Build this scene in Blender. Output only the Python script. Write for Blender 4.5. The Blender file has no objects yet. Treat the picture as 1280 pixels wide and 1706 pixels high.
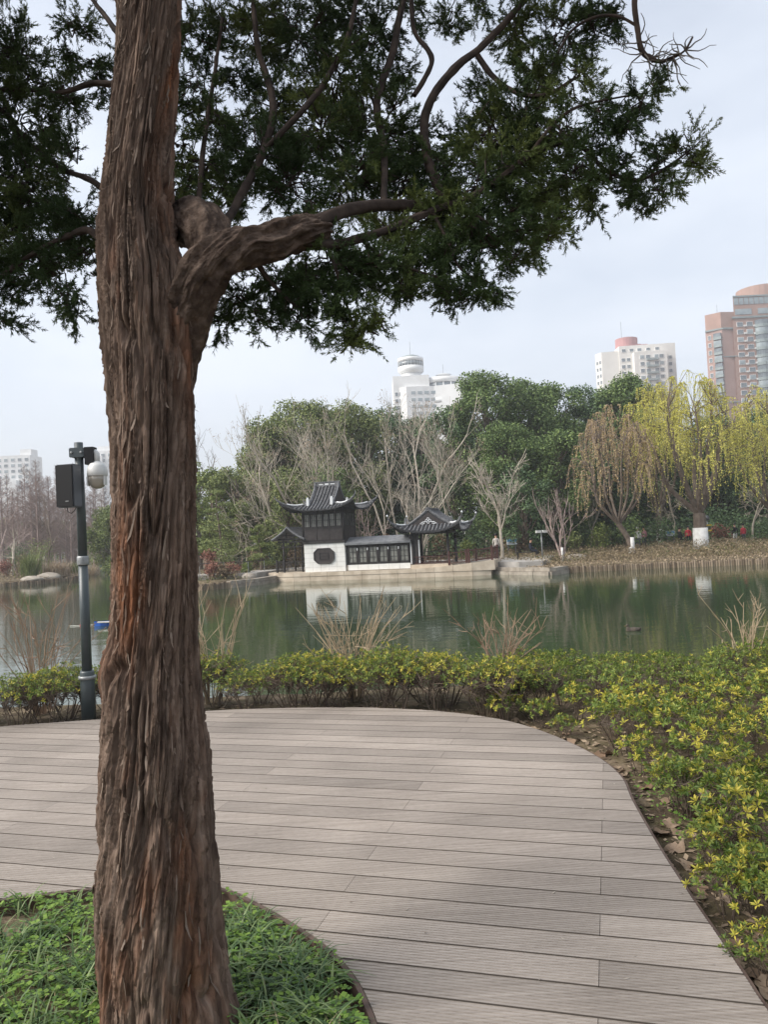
import bpy, bmesh, math, random
import numpy as np
from mathutils import Vector, Matrix, Euler
from math import radians, sin, cos, pi, sqrt

random.seed(7)
RNG = np.random.default_rng(11)
scene = bpy.context.scene
COL = scene.collection

# ------------------------------------------------------------------ camera
CAM_H = 1.55
PITCH, ROLL = radians(1.79), radians(2.87)
Fv = np.array([0, cos(PITCH), sin(PITCH)])
R0 = np.array([1.0, 0, 0]); U0 = np.array([0, -sin(PITCH), cos(PITCH)])
Rv = cos(ROLL) * R0 - sin(ROLL) * U0
Uv = sin(ROLL) * R0 + cos(ROLL) * U0
cam_d = bpy.data.cameras.new('camera')
cam_d.sensor_fit = 'HORIZONTAL'; cam_d.sensor_width = 36.0; cam_d.lens = 36.0
cam_d.clip_start = 0.05; cam_d.clip_end = 6000
cam = bpy.data.objects.new('camera', cam_d); COL.objects.link(cam)
cam.matrix_world = Matrix(((Rv[0], Uv[0], -Fv[0], 0), (Rv[1], Uv[1], -Fv[1], 0), (Rv[2], Uv[2], -Fv[2], CAM_H), (0, 0, 0, 1)))
scene.camera = cam

# ------------------------------------------------------------------ light
SUN_EL, SUN_AZ = radians(42), radians(-105)          # azimuth from +Y, clockwise positive; sun is to the left, a little behind the viewer
world = bpy.data.worlds.new('World'); scene.world = world; world.use_nodes = True
wn, wl = world.node_tree.nodes, world.node_tree.links
wn.clear()
w_out = wn.new('ShaderNodeOutputWorld'); w_bg = wn.new('ShaderNodeBackground')
w_sky = wn.new('ShaderNodeTexSky'); w_sky.sky_type = 'NISHITA'; w_sky.sun_disc = False
w_sky.sun_elevation = SUN_EL; w_sky.sun_rotation = SUN_AZ
w_sky.air_density = 1.0; w_sky.dust_density = 2.5; w_sky.ozone_density = 1.5
w_mix = wn.new('ShaderNodeMix'); w_mix.data_type = 'RGBA'
w_tc = wn.new('ShaderNodeTexCoord'); w_map = wn.new('ShaderNodeMapping'); w_map.inputs['Scale'].default_value = (1, 1, 2.6)
w_no = wn.new('ShaderNodeTexNoise'); w_no.inputs['Scale'].default_value = 1.7; w_no.inputs['Detail'].default_value = 5; w_no.inputs['Roughness'].default_value = 0.55
w_mr = wn.new('ShaderNodeMapRange'); w_mr.inputs['From Min'].default_value = 0.3; w_mr.inputs['From Max'].default_value = 0.7
w_mr.inputs['To Min'].default_value = 0.40; w_mr.inputs['To Max'].default_value = 0.86
wl.new(w_tc.outputs['Generated'], w_map.inputs['Vector']); wl.new(w_map.outputs['Vector'], w_no.inputs['Vector'])
wl.new(w_no.outputs['Fac'], w_mr.inputs['Value']); wl.new(w_mr.outputs['Result'], w_mix.inputs['Factor'])
wl.new(w_sky.outputs['Color'], w_mix.inputs['A'])
w_mix.inputs['B'].default_value = (6.75, 7.15, 7.8, 1)      # thin even cloud veil
wl.new(w_mix.outputs['Result'], w_bg.inputs['Color'])
w_bg.inputs['Strength'].default_value = 0.092
wl.new(w_bg.outputs['Background'], w_out.inputs['Surface'])

sun_d = bpy.data.lights.new('sun', 'SUN'); sun_d.energy = 3.3; sun_d.angle = radians(38); sun_d.color = (1.0, 0.95, 0.88)
sun = bpy.data.objects.new('sun', sun_d); COL.objects.link(sun)
sun_dir = Vector((sin(SUN_AZ) * cos(SUN_EL), cos(SUN_AZ) * cos(SUN_EL), sin(SUN_EL)))
sun.rotation_euler = sun_dir.to_track_quat('Z', 'Y').to_euler(); sun.location = (-20, 10, 30)

scene.view_settings.view_transform = 'Standard'; scene.view_settings.look = 'None'
scene.view_settings.gamma = 1.0; scene.view_settings.use_curve_mapping = False
scene.view_settings.exposure = 0.8
scene.render.engine = 'CYCLES'
scene.cycles.max_bounces = 6; scene.cycles.transparent_max_bounces = 8

# ------------------------------------------------------------------ projection helpers (survey of the photograph: pixel -> place)
def ray(px, py):
    return Fv + (px - 640) / 1280 * Rv + (853 - py) / 1280 * Uv
def G(px, py, z=0.0):
    d = ray(px, py); t = (z - CAM_H) / d[2]
    return np.array([0, 0, CAM_H]) + t * d
def P(px, py, y):
    d = ray(px, py); return np.array([0, 0, CAM_H]) + d * (y / d[1])

# ------------------------------------------------------------------ noise
def _hash(ix, iy, iz):
    n = (ix * 374761393 + iy * 668265263 + iz * 2147483647 + 974711) & 0xffffffff
    n = ((n ^ (n >> 13)) * 1274126177) & 0xffffffff
    n = n ^ (n >> 16)
    return (n & 0xffff) / 65535.0
def vnoise(x, y, z):
    x = np.asarray(x, float); y = np.asarray(y, float); z = np.asarray(z, float)
    x, y, z = np.broadcast_arrays(x, y, z)
    ix = np.floor(x).astype(np.int64); iy = np.floor(y).astype(np.int64); iz = np.floor(z).astype(np.int64)
    fx = x - ix; fy = y - iy; fz = z - iz
    fx = fx * fx * (3 - 2 * fx); fy = fy * fy * (3 - 2 * fy); fz = fz * fz * (3 - 2 * fz)
    r = 0
    for a in (0, 1):
        for b in (0, 1):
            for c in (0, 1):
                r = r + _hash(ix + a, iy + b, iz + c) * (fx if a else 1 - fx) * (fy if b else 1 - fy) * (fz if c else 1 - fz)
    return r
def fbm(x, y, z, o=3):
    r = 0; a = 0.5; s = 0
    for k in range(o):
        r = r + a * vnoise(x * 2 ** k + 17 * k, y * 2 ** k + 5 * k, z * 2 ** k); s += a; a *= 0.5
    return r / s

# ------------------------------------------------------------------ mesh builder
class MB:
    def __init__(s):
        s.v = []; s.f = []; s.n = 0
    def add(s, v, f):
        v = np.asarray(v, float).reshape(-1, 3)
        s.v.append(v)
        if isinstance(f, np.ndarray):
            s.f.append(f + s.n)
        else:
            s.f.extend([tuple(i + s.n for i in q) for q in f])
        s.n += len(v); return s
    def box(s, c, d, rz=0.0, taper=None):
        x, y, z = d[0] / 2, d[1] / 2, d[2] / 2
        v = np.array([(-x, -y, -z), (x, -y, -z), (x, y, -z), (-x, y, -z), (-x, -y, z), (x, -y, z), (x, y, z), (-x, y, z)], float)
        if taper is not None: v[4:, :2] *= taper
        if rz:
            cr, sr = cos(rz), sin(rz)
            v[:, :2] = v[:, :2] @ np.array([[cr, sr], [-sr, cr]])
        return s.add(v + np.asarray(c, float), [(0, 3, 2, 1), (4, 5, 6, 7), (0, 1, 5, 4), (1, 2, 6, 5), (2, 3, 7, 6), (3, 0, 4, 7)])
    def span(s, a, b):
        a = np.minimum(a, b); b2 = np.maximum(a, b)
        return s.box((np.asarray(a) + b2) / 2, np.asarray(b2, float) - a)
    def beam(s, a, b, w, h=None):
        a = Vector(a); b = Vector(b); h = h or w
        d = (b - a); L = d.length; d.normalize()
        up = Vector((0, 0, 1)) if abs(d.z) < 0.95 else Vector((0, 1, 0))
        x = d.cross(up).normalized(); y = x.cross(d)
        v = []
        for p in (a, b):
            for sx, sy in ((-1, -1), (1, -1), (1, 1), (-1, 1)):
                v.append(p + x * (sx * w / 2) + y * (sy * h / 2))
        return s.add([tuple(q) for q in v], [(3, 2, 1, 0), (4, 5, 6, 7), (0, 1, 5, 4), (1, 2, 6, 5), (2, 3, 7, 6), (3, 0, 4, 7)])
    def tube(s, pts, rad, n=6, cap=True):
        pts = np.asarray(pts, float); m = len(pts)
        rad = np.full(m, rad) if np.isscalar(rad) else np.asarray(rad, float)
        t = np.gradient(pts, axis=0); t /= np.linalg.norm(t, axis=1)[:, None] + 1e-12
        ref = np.array([0, 0, 1.0]) if abs(t[0][2]) < 0.9 else np.array([1.0, 0, 0])
        vs = []
        x = np.cross(t[0], ref); x /= np.linalg.norm(x)
        an = np.arange(n) * 2 * pi / n
        for i in range(m):
            x = x - t[i] * (x @ t[i]); x /= np.linalg.norm(x) + 1e-12
            y = np.cross(t[i], x)
            vs.append(pts[i] + rad[i] * (np.cos(an)[:, None] * x + np.sin(an)[:, None] * y))
        f = []
        for i in range(m - 1):
            for j in range(n):
                k = (j + 1) % n
                f.append((i * n + j, i * n + k, (i + 1) * n + k, (i + 1) * n + j))
        if cap:
            f.append(tuple(range(n))[::-1]); f.append(tuple((m - 1) * n + j for j in range(n)))
        return s.add(np.concatenate(vs), f)
    def lathe(s, prof, c=(0, 0, 0), n=16, a0=0.0, a1=2 * pi, sx=1, sy=1):
        prof = np.asarray(prof, float); m = len(prof); full = abs(a1 - a0 - 2 * pi) < 1e-6
        k = n if full else n + 1
        an = a0 + (a1 - a0) * np.arange(k) / n
        v = np.array([(p[0] * cos(a) * sx + c[0], p[0] * sin(a) * sy + c[1], p[1] + c[2]) for p in prof for a in an])
        f = []
        for i in range(m - 1):
            for j in range(n):
                j2 = (j + 1) % k
                f.append((i * k + j, i * k + j2, (i + 1) * k + j2, (i + 1) * k + j))
        if prof[0][0] > 1e-6: f.append(tuple(range(k))[::-1])
        if prof[-1][0] > 1e-6: f.append(tuple((m - 1) * k + j for j in range(k)))
        return s.add(v, f)
    def prism(s, poly, z0, z1):
        n = len(poly)
        v = [(p[0], p[1], z0) for p in poly] + [(p[0], p[1], z1) for p in poly]
        f = [tuple(range(n))[::-1], tuple(range(n, 2 * n))] + [(i, (i + 1) % n, (i + 1) % n + n, i + n) for i in range(n)]
        return s.add(v, f)
    def mesh(s, name, smooth=False):
        V = np.concatenate(s.v) if s.v else np.zeros((0, 3))
        me = bpy.data.meshes.new(name)
        if s.f and isinstance(s.f[0], np.ndarray) and all(isinstance(q, np.ndarray) and q.shape[1] == s.f[0].shape[1] for q in s.f):
            Fa = np.concatenate(s.f); k = Fa.shape[1]
            me.vertices.add(len(V)); me.vertices.foreach_set('co', V.ravel().astype(np.float32))
            me.loops.add(Fa.size); me.loops.foreach_set('vertex_index', Fa.ravel().astype(np.int32))
            me.polygons.add(len(Fa)); me.polygons.foreach_set('loop_start', np.arange(0, Fa.size, k, dtype=np.int32))
            try: me.polygons.foreach_set('loop_total', np.full(len(Fa), k, dtype=np.int32))
            except Exception: pass
            me.update(calc_edges=True); me.validate()
        else:
            fs = []
            for q in s.f:
                if isinstance(q, np.ndarray): fs.extend([tuple(int(i) for i in r) for r in q])
                else: fs.append(q)
            me.from_pydata([tuple(p) for p in V], [], fs); me.update()
        if smooth: me.polygons.foreach_set('use_smooth', np.ones(len(me.polygons), dtype=bool))
        return me
    def build(s, name, mat, parent=None, smooth=False, kind=None):
        return obj(name, s.mesh(name, smooth), mat, parent, kind)

def obj(name, me, mat=None, parent=None, kind=None):
    o = bpy.data.objects.new(name, me); COL.objects.link(o)
    if mat is not None and len(me.materials) == 0: me.materials.append(mat)
    if parent is not None: o.parent = parent
    if kind: o['kind'] = kind
    return o
def tag(o, label, cat, group=None):
    o['label'] = label; o['category'] = cat
    if group: o['group'] = group
    return o
def thing(name, label, cat, loc=(0, 0, 0), rz=0.0, group=None):
    o = bpy.data.objects.new(name, None); COL.objects.link(o); o.empty_display_size = 0.2
    o.location = tuple(float(q) for q in loc); o.rotation_euler = (0, 0, rz)
    return tag(o, label, cat, group)
def copy_tree(o, parent=None):
    c = o.copy(); COL.objects.link(c); c.parent = parent
    for ch in o.children: copy_tree(ch, c)
    return c
def structure(o): o['kind'] = 'structure'; return o

# leaf diamonds: arrays of origins, direction, side vectors, length, width -> quads
def diamonds(mb, o, d, w, L, W, mid=0.45, bend=None):
    n = len(o); L = np.broadcast_to(L, n)[:, None]; W = np.broadcast_to(W, n)[:, None]
    a = o; t = o + d * L
    m = o + d * L * mid
    if bend is not None: m = m + bend * L
    v = np.stack([a, m - w * W / 2, t, m + w * W / 2], 1).reshape(-1, 3)
    f = (np.arange(n) * 4)[:, None] + np.array([0, 1, 2, 3])[None]
    mb.add(v, f)
def unit(a):
    return a / (np.linalg.norm(a, axis=-1, keepdims=True) + 1e-12)
def rdir(n, rng=RNG):
    return unit(rng.normal(size=(n, 3)))

# ------------------------------------------------------------------ materials
def mat(name, c1, c2=None, scale=4.0, rough=0.7, bump=0.0, bscale=None, island=False, spec=0.3, stretch=(1, 1, 1), transl=0.0, detail=4, c3=None, metal=0.0, coord='Object', bdist=0.02, lo=0.35, hi=0.65):
    m = bpy.data.materials.new(name); m.use_nodes = True
    N, L = m.node_tree.nodes, m.node_tree.links
    b = N['Principled BSDF']; out = N['Material Output']
    b.inputs['Roughness'].default_value = rough; b.inputs['Specular IOR Level'].default_value = spec; b.inputs['Metallic'].default_value = metal
    c1 = tuple(c1) + (1,)
    b.inputs['Base Color'].default_value = c1
    tc = N.new('ShaderNodeTexCoord'); mp = N.new('ShaderNodeMapping'); mp.inputs['Scale'].default_value = stretch
    L.new(tc.outputs[coord], mp.inputs['Vector'])
    if c2 is not None:
        rp = N.new('ShaderNodeValToRGB'); rp.color_ramp.elements[0].position = lo; rp.color_ramp.elements[1].position = hi
        rp.color_ramp.elements[0].color = c1; rp.color_ramp.elements[1].color = tuple(c2) + (1,)
        if c3 is not None:
            e = rp.color_ramp.elements.new((lo + hi) / 2); e.color = tuple(c3) + (1,)
        if island:
            g = N.new('ShaderNodeNewGeometry'); L.new(g.outputs['Random Per Island'], rp.inputs['Fac'])
        else:
            t = N.new('ShaderNodeTexNoise'); t.inputs['Scale'].default_value = scale; t.inputs['Detail'].default_value = detail
            L.new(mp.outputs['Vector'], t.inputs['Vector']); L.new(t.outputs['Fac'], rp.inputs['Fac'])
        L.new(rp.outputs['Color'], b.inputs['Base Color'])
        src = rp.outputs['Color']
    else: src = None
    if bump:
        t2 = N.new('ShaderNodeTexNoise'); t2.inputs['Scale'].default_value = bscale or scale * 4; t2.inputs['Detail'].default_value = 5
        L.new(mp.outputs['Vector'], t2.inputs['Vector'])
        bp = N.new('ShaderNodeBump'); bp.inputs['Strength'].default_value = bump; bp.inputs['Distance'].default_value = bdist
        L.new(t2.outputs['Fac'], bp.inputs['Height']); L.new(bp.outputs['Normal'], b.inputs['Normal'])
    if transl > 0:
        tr = N.new('ShaderNodeBsdfTranslucent'); mx = N.new('ShaderNodeMixShader'); mx.inputs['Fac'].default_value = transl
        if src is not None: L.new(src, tr.inputs['Color'])
        else: tr.inputs['Color'].default_value = c1
        L.new(b.outputs['BSDF'], mx.inputs[1]); L.new(tr.outputs['BSDF'], mx.inputs[2]); L.new(mx.outputs['Shader'], out.inputs['Surface'])
    return m

def catmull(pts, k=6, closed=False):
    pts = [np.asarray(p, float) for p in pts]; n = len(pts); out = []
    rng = range(n if closed else n - 1)
    for i in rng:
        g = (lambda j: pts[j % n]) if closed else (lambda j: pts[min(max(j, 0), n - 1)])
        p0, p1, p2, p3 = g(i - 1), g(i), g(i + 1), g(i + 2)
        for t in np.arange(k) / k:
            out.append(0.5 * (2 * p1 + (p2 - p0) * t + (2 * p0 - 5 * p1 + 4 * p2 - p3) * t * t + (3 * p1 - p0 - 3 * p2 + p3) * t ** 3))
    if not closed: out.append(pts[-1])
    return np.array(out)
# ================================================================== terrain, pond, deck
WATER_Z = -1.15
PIT = catmull([(-1.82, 3.53), (-1.41, 3.60), (-1.02, 3.61), (-0.80, 3.52), (-0.66, 3.40), (-0.48, 3.21), (-0.31, 3.0), (-0.21, 2.83), (-0.14, 2.65), (-0.09, 2.4), (-0.1, 1.95), (-0.4, 1.5), (-1.0, 1.2), (-1.9, 1.15), (-2.7, 1.5), (-3.1, 2.2), (-2.9, 2.95), (-2.4, 3.4)], 6, True)
DECK_EDGE = catmull([(-9.0, 4.6), (-7.0, 6.0), (-5.2, 6.75), (-3.58, 7.03), (-2.66, 7.13), (-1.73, 7.25), (-1.1, 7.22), (-0.53, 7.12), (0.0, 6.96), (0.44, 6.74), (0.86, 6.38), (1.13, 5.93), (1.33, 5.32), (1.38, 4.82), (1.31, 4.35), (1.235, 3.73), (1.19, 3.24), (1.165, 2.91), (1.145, 2.66), (1.13, 2.48), (1.12, 2.1), (1.16, 1.2), (1.3, 0.0), (1.5, -2.0)], 6)
DECK = np.vstack([DECK_EDGE, [(1.5, -3.0), (-9.0, -3.0)]])

POND = np.array([(70, 7.0), (30, 8.6), (12, 9.0), (4, 8.6), (-4, 8.7), (-12, 8.4), (-30, 7.5), (-75, 9),
                 (-90, 40), (-60, 58), (-40, 64.0), (-33, 65.6), (-30.5, 67.5), (-29.8, 74), (-31.0, 80), (-40, 100), (-50, 128), (-40, 132), (-32.5, 100), (-26.2, 80), (-20, 64), (-14.0, 50), (-11, 45.6), (-8.2, 48.6), (-7.2, 53.8),
                 (0, 53), (6.6, 50.2), (7.4, 46.0), (9.4, 43.4), (10.8, 45.2), (16, 45.0), (21.7, 44.0), (34, 42), (70, 38)], float)
def seg_dist(x, y, poly, closed=True):
    d = np.full(x.shape, 1e9); n = len(poly)
    for i in range(n if closed else n - 1):
        a = poly[i]; b = poly[(i + 1) % n]; e = b - a
        t = np.clip(((x - a[0]) * e[0] + (y - a[1]) * e[1]) / (e @ e), 0, 1)
        d = np.minimum(d, np.hypot(x - a[0] - t * e[0], y - a[1] - t * e[1]))
    return d
def inside(x, y, poly):
    r = np.zeros(np.shape(x), bool); n = len(poly)
    for i in range(n):
        a = poly[i]; b = poly[(i + 1) % n]
        c = ((a[1] > y) != (b[1] > y)) & (x < (b[0] - a[0]) * (y - a[1]) / (b[1] - a[1] + 1e-12) + a[0])
        r ^= c
    return r
def sd_pond(x, y):
    x = np.asarray(x, float); y = np.asarray(y, float)
    d = seg_dist(x, y, POND); return np.where(inside(x, y, POND), -d, d)
def terr(x, y):
    x = np.asarray(x, float); y = np.asarray(y, float)
    s = sd_pond(x, y)
    land_far = -0.80 + 0.30 * np.clip(s / 9, 0, 1) + 0.25 * np.clip((s - 9) / 40, 0, 1) + 0.10 * (fbm(x * .25, y * .25, 3) - .5)
    land_near = -0.10 + 0.05 * (fbm(x * 2.2, y * 2.2, 9) - .5)
    if np.any((y < 4) & (x < .2)):
        ip = inside(x, y, PIT); land_near = np.where(ip, land_near + 0.062, land_near)
    land = np.where(y < 20, land_near, land_far)
    bed = -2.0
    t = np.clip(np.where(y < 20, (s - 0.02) / 0.2, (s - 0.15) / 0.7), 0, 1); t = t * t * (3 - 2 * t)
    z = bed + (land - bed) * t
    return z
def tz(x, y): return float(terr(np.array([x]), np.array([y]))[0])

M_ground = mat('earth_and_litter', (0.075, 0.055, 0.038), (0.19, 0.145, 0.10), scale=5.0, rough=0.95, bump=0.9, bscale=32, detail=12, c3=(0.105, 0.085, 0.05), spec=0.1)
xs = np.unique(np.concatenate([np.arange(-8, 8, 0.16), np.arange(-46, 46.1, 0.8), np.array([-3000, -1500, -700, -350, -200, -130, -95, -75, -60, 60, 75, 95, 130, 200, 350, 700, 1500, 3000])]))
ys = np.unique(np.concatenate([np.arange(1.0, 10.5, 0.16), np.arange(-6, 1, .8), np.arange(10.5, 41, 2.5), np.arange(41, 58, 0.5), np.arange(58, 86, 1.2), np.arange(86, 150, 4), np.array([-60, -30, -14, 160, 190, 240, 320, 450, 700, 1200, 3000])]))
X, Y = np.meshgrid(xs, ys); Z = terr(X, Y)
nx, ny = len(xs), len(ys)
idx = np.arange(nx * ny).reshape(ny, nx)
Fq = np.stack([idx[:-1, :-1], idx[:-1, 1:], idx[1:, 1:], idx[1:, :-1]], -1).reshape(-1, 4)
g = MB(); g.add(np.stack([X, Y, Z], -1).reshape(-1, 3), Fq)
ground = structure(g.build('ground', M_ground, smooth=True))

# water sheet
M_water = bpy.data.materials.new('pond_water'); M_water.use_nodes = True
N, L = M_water.node_tree.nodes, M_water.node_tree.links
b = N['Principled BSDF']; b.inputs['Base Color'].default_value = (0.032, 0.050, 0.023, 1); b.inputs['Roughness'].default_value = 0.03; b.inputs['IOR'].default_value = 1.38
b.inputs['Specular IOR Level'].default_value = 0.5
tc = N.new('ShaderNodeTexCoord')
def wave(scale, st, strength, dist, prev=None):
    mp = N.new('ShaderNodeMapping'); mp.inputs['Scale'].default_value = st
    L.new(tc.outputs['Object'], mp.inputs['Vector'])
    t = N.new('ShaderNodeTexNoise'); t.inputs['Scale'].default_value = scale; t.inputs['Detail'].default_value = 3
    L.new(mp.outputs['Vector'], t.inputs['Vector'])
    bp = N.new('ShaderNodeBump'); bp.inputs['Strength'].default_value = strength; bp.inputs['Distance'].default_value = dist
    L.new(t.outputs['Fac'], bp.inputs['Height'])
    if prev: L.new(prev.outputs['Normal'], bp.inputs['Normal'])
    return bp
w1 = wave(1.0, (0.55, 1.3, 1), 0.35, 0.02)
w2 = wave(4.2, (0.5, 1.2, 1), 0.35, 0.006, w1)
L.new(w2.outputs['Normal'], b.inputs['Normal'])
wm = MB(); wm.add([(-110, 7.5, 0), (90, 7.5, 0), (90, 60, 0), (-110, 60, 0), (90, 140, 0), (-110, 140, 0)], [(0, 1, 2, 3), (3, 2, 4, 5)])
water = structure(wm.build('pond_water', M_water)); water.location.z = WATER_Z

# ------------------------------------------------------------------ deck of grooved composite boards
A_P = radians(16.2)
EP = np.array([sin(A_P), cos(A_P)]); EU = np.array([cos(A_P), -sin(A_P)])
BW = 0.16827; V0 = 4.900
def to_uv(p): return np.stack([p @ EU, p @ EP], -1)
DECK_UV, PIT_UV = to_uv(DECK), to_uv(PIT)
def crossings(poly, v):
    r = []
    n = len(poly)
    for i in range(n):
        a, b_ = poly[i], poly[(i + 1) % n]
        if (a[1] > v) != (b_[1] > v): r.append(a[0] + (v - a[1]) / (b_[1] - a[1]) * (b_[0] - a[0]))
    return sorted(r)
def intervals(v):
    o = crossings(DECK_UV, v); h = crossings(PIT_UV, v)
    iv = [(o[i], o[i + 1]) for i in range(0, len(o) - 1, 2)]
    for j in range(0, len(h) - 1, 2):
        nv = []
        for a, b_ in iv:
            if h[j + 1] <= a or h[j] >= b_: nv.append((a, b_)); continue
            if h[j] > a: nv.append((a, h[j]))
            if h[j + 1] < b_: nv.append((h[j + 1], b_))
        iv = nv
    return iv
def mat_plank():
    m = bpy.data.materials.new('composite_board'); m.use_nodes = True
    N, L = m.node_tree.nodes, m.node_tree.links; b = N['Principled BSDF']
    b.inputs['Roughness'].default_value = 0.62; b.inputs['Specular IOR Level'].default_value = 0.25
    tc = N.new('ShaderNodeTexCoord'); mp = N.new('ShaderNodeMapping'); mp.inputs['Rotation'].default_value = (0, 0, A_P); mp.inputs['Scale'].default_value = (0.7, 26, 1)
    L.new(tc.outputs['Object'], mp.inputs['Vector'])
    t = N.new('ShaderNodeTexNoise'); t.inputs['Scale'].default_value = 3.0; t.inputs['Detail'].default_value = 6; L.new(mp.outputs['Vector'], t.inputs['Vector'])
    t2 = N.new('ShaderNodeTexNoise'); t2.inputs['Scale'].default_value = 1.1; t2.inputs['Detail'].default_value = 5; L.new(tc.outputs['Object'], t2.inputs['Vector'])
    oi = N.new('ShaderNodeObjectInfo')
    r1 = N.new('ShaderNodeValToRGB'); r1.color_ramp.elements[0].position = .3; r1.color_ramp.elements[1].position = .72
    r1.color_ramp.elements[0].color = (0.215, 0.183, 0.156, 1); r1.color_ramp.elements[1].color = (0.33, 0.29, 0.255, 1)
    L.new(t.outputs['Fac'], r1.inputs['Fac'])
    mr = N.new('ShaderNodeMapRange'); mr.inputs['To Min'].default_value = 0.84; mr.inputs['To Max'].default_value = 1.12; L.new(oi.outputs['Random'], mr.inputs['Value'])
    mr2 = N.new('ShaderNodeMapRange'); mr2.inputs['From Min'].default_value = .3; mr2.inputs['From Max'].default_value = .7; mr2.inputs['To Min'].default_value = 0.80; mr2.inputs['To Max'].default_value = 1.16; L.new(t2.outputs['Fac'], mr2.inputs['Value'])
    mu = N.new('ShaderNodeMath'); mu.operation = 'MULTIPLY'; L.new(mr.outputs[0], mu.inputs[0]); L.new(mr2.outputs[0], mu.inputs[1])
    vm = N.new('ShaderNodeVectorMath'); vm.operation = 'SCALE'; L.new(r1.outputs['Color'], vm.inputs[0]); L.new(mu.outputs[0], vm.inputs['Scale'])
    L.new(vm.outputs['Vector'], b.inputs['Base Color'])
    return m
M_plank = mat_plank()
M_gap_shade = mat('gap_shade', (0.075, 0.063, 0.053), rough=.95, spec=.05)  # shade between boards painted as a dark colour on their sides and chamfers
M_fascia = mat('deck_edge_board', (0.07, 0.045, 0.035), (0.11, 0.075, 0.058), scale=9, rough=0.7)
M_joist = mat('deck_joist', (0.03, 0.025, 0.02))
deck = thing('plank_deck', 'grey brown plank deck', 'deck'); del deck['label']; del deck['category']; deck['kind'] = 'structure'
NG = 9
prof = [(0.0034, -0.003), (0.005, 0.0)]
pw = (BW - 0.010) / NG
for k in range(NG):
    a0 = 0.005 + k * pw
    prof += [(a0 + pw * .62, 0.0), (a0 + pw * .68, -0.003), (a0 + pw * .94, -0.003), (a0 + pw, 0.0)]
prof[-1] = (BW - 0.005, 0.0); prof.append((BW - 0.0034, -0.003))
TH = 0.024
UA, UB, DU = -0.1185, -1.2055, 2.174
vmin = DECK_UV[:, 1].min(); vmax = DECK_UV[:, 1].max()
k0 = int(math.floor((V0 - vmax) / BW)) - 1; k1 = int(math.ceil((V0 - 0.4) / BW))
for k in range(k0, k1):
    v_lo = V0 - BW * (k + 1)
    rows = [(v_lo + pv, pz, intervals(v_lo + pv)) for pv, pz in prof]
    ju = UA if k % 2 == 0 else UB
    umin, umax = -8.0, 3.2
    j0 = int(math.floor((umin - ju) / DU))
    for j in range(j0, j0 + 8):
        a, b_ = ju + j * DU + 0.0012, ju + (j + 1) * DU - 0.0012
        mb = MB(); mi = []
        for i in range(len(rows) - 1):
            va, za, ia = rows[i]; vb, zb, ib = rows[i + 1]
            if len(ia) > len(ib): ib = ia
            elif len(ib) > len(ia): ia = ib
            for (p0, p1), (q0, q1) in zip(ia, ib):
                P0, P1, Q0, Q1 = max(p0, a), min(p1, b_), max(q0, a), min(q1, b_)
                if P1 - P0 < 0.004 or Q1 - Q0 < 0.004: continue
                def w(u, v, z): return (u * EU[0] + v * EP[0], u * EU[1] + v * EP[1], z)
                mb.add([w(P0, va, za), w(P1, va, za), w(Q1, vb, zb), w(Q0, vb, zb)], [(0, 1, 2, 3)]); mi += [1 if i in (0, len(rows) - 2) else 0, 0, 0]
                mb.add([w(P0, va, za), w(Q0, vb, zb), w(Q0, vb, -TH), w(P0, va, -TH)], [(0, 1, 2, 3)])
                mb.add([w(P1, va, za), w(Q1, vb, zb), w(Q1, vb, -TH), w(P1, va, -TH)], [(3, 2, 1, 0)])
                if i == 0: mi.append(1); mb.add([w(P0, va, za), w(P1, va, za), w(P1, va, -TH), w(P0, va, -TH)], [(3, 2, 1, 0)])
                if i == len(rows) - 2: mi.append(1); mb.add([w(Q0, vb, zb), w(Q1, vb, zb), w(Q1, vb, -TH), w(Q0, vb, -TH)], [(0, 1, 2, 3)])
        if mb.n:
            o = mb.build('plank', M_plank, deck); o.data.materials.append(M_gap_shade)
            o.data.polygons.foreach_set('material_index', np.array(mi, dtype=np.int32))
# joists under the boards, edge boards
def ribbon(mb, pts, z0, z1, thick, outward):
    pts = np.asarray(pts); t = np.gradient(pts, axis=0); t = unit(t); nrm = np.stack([t[:, 1], -t[:, 0]], -1) * outward
    a = pts + nrm * 0.003; b2 = pts + nrm * (0.003 + thick); n = len(pts)
    v = [(p[0], p[1], z0) for p in a] + [(p[0], p[1], z1) for p in a] + [(p[0], p[1], z0) for p in b2] + [(p[0], p[1], z1) for p in b2]
    f = []
    for i in range(n - 1):
        f += [(n + i, n + i + 1, 3 * n + i + 1, 3 * n + i), (2 * n + i, 2 * n + i + 1, 3 * n + i + 1, 3 * n + i), (i, n + i, n + i + 1, i + 1)]
    mb.add(v, f)
mb = MB(); ribbon(mb, np.vstack([PIT, PIT[:1]]), -0.14, -0.001, 0.018, -1 if np.cross(PIT[1] - PIT[0], PIT.mean(0) - PIT[0]) > 0 else 1); mb.build('pit_edge_board', M_fascia, deck)
mb = MB(); ribbon(mb, DECK_EDGE, -0.16, -0.006, 0.012, -1); mb.build('edge_board', M_fascia, deck)
jm = MB()
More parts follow.
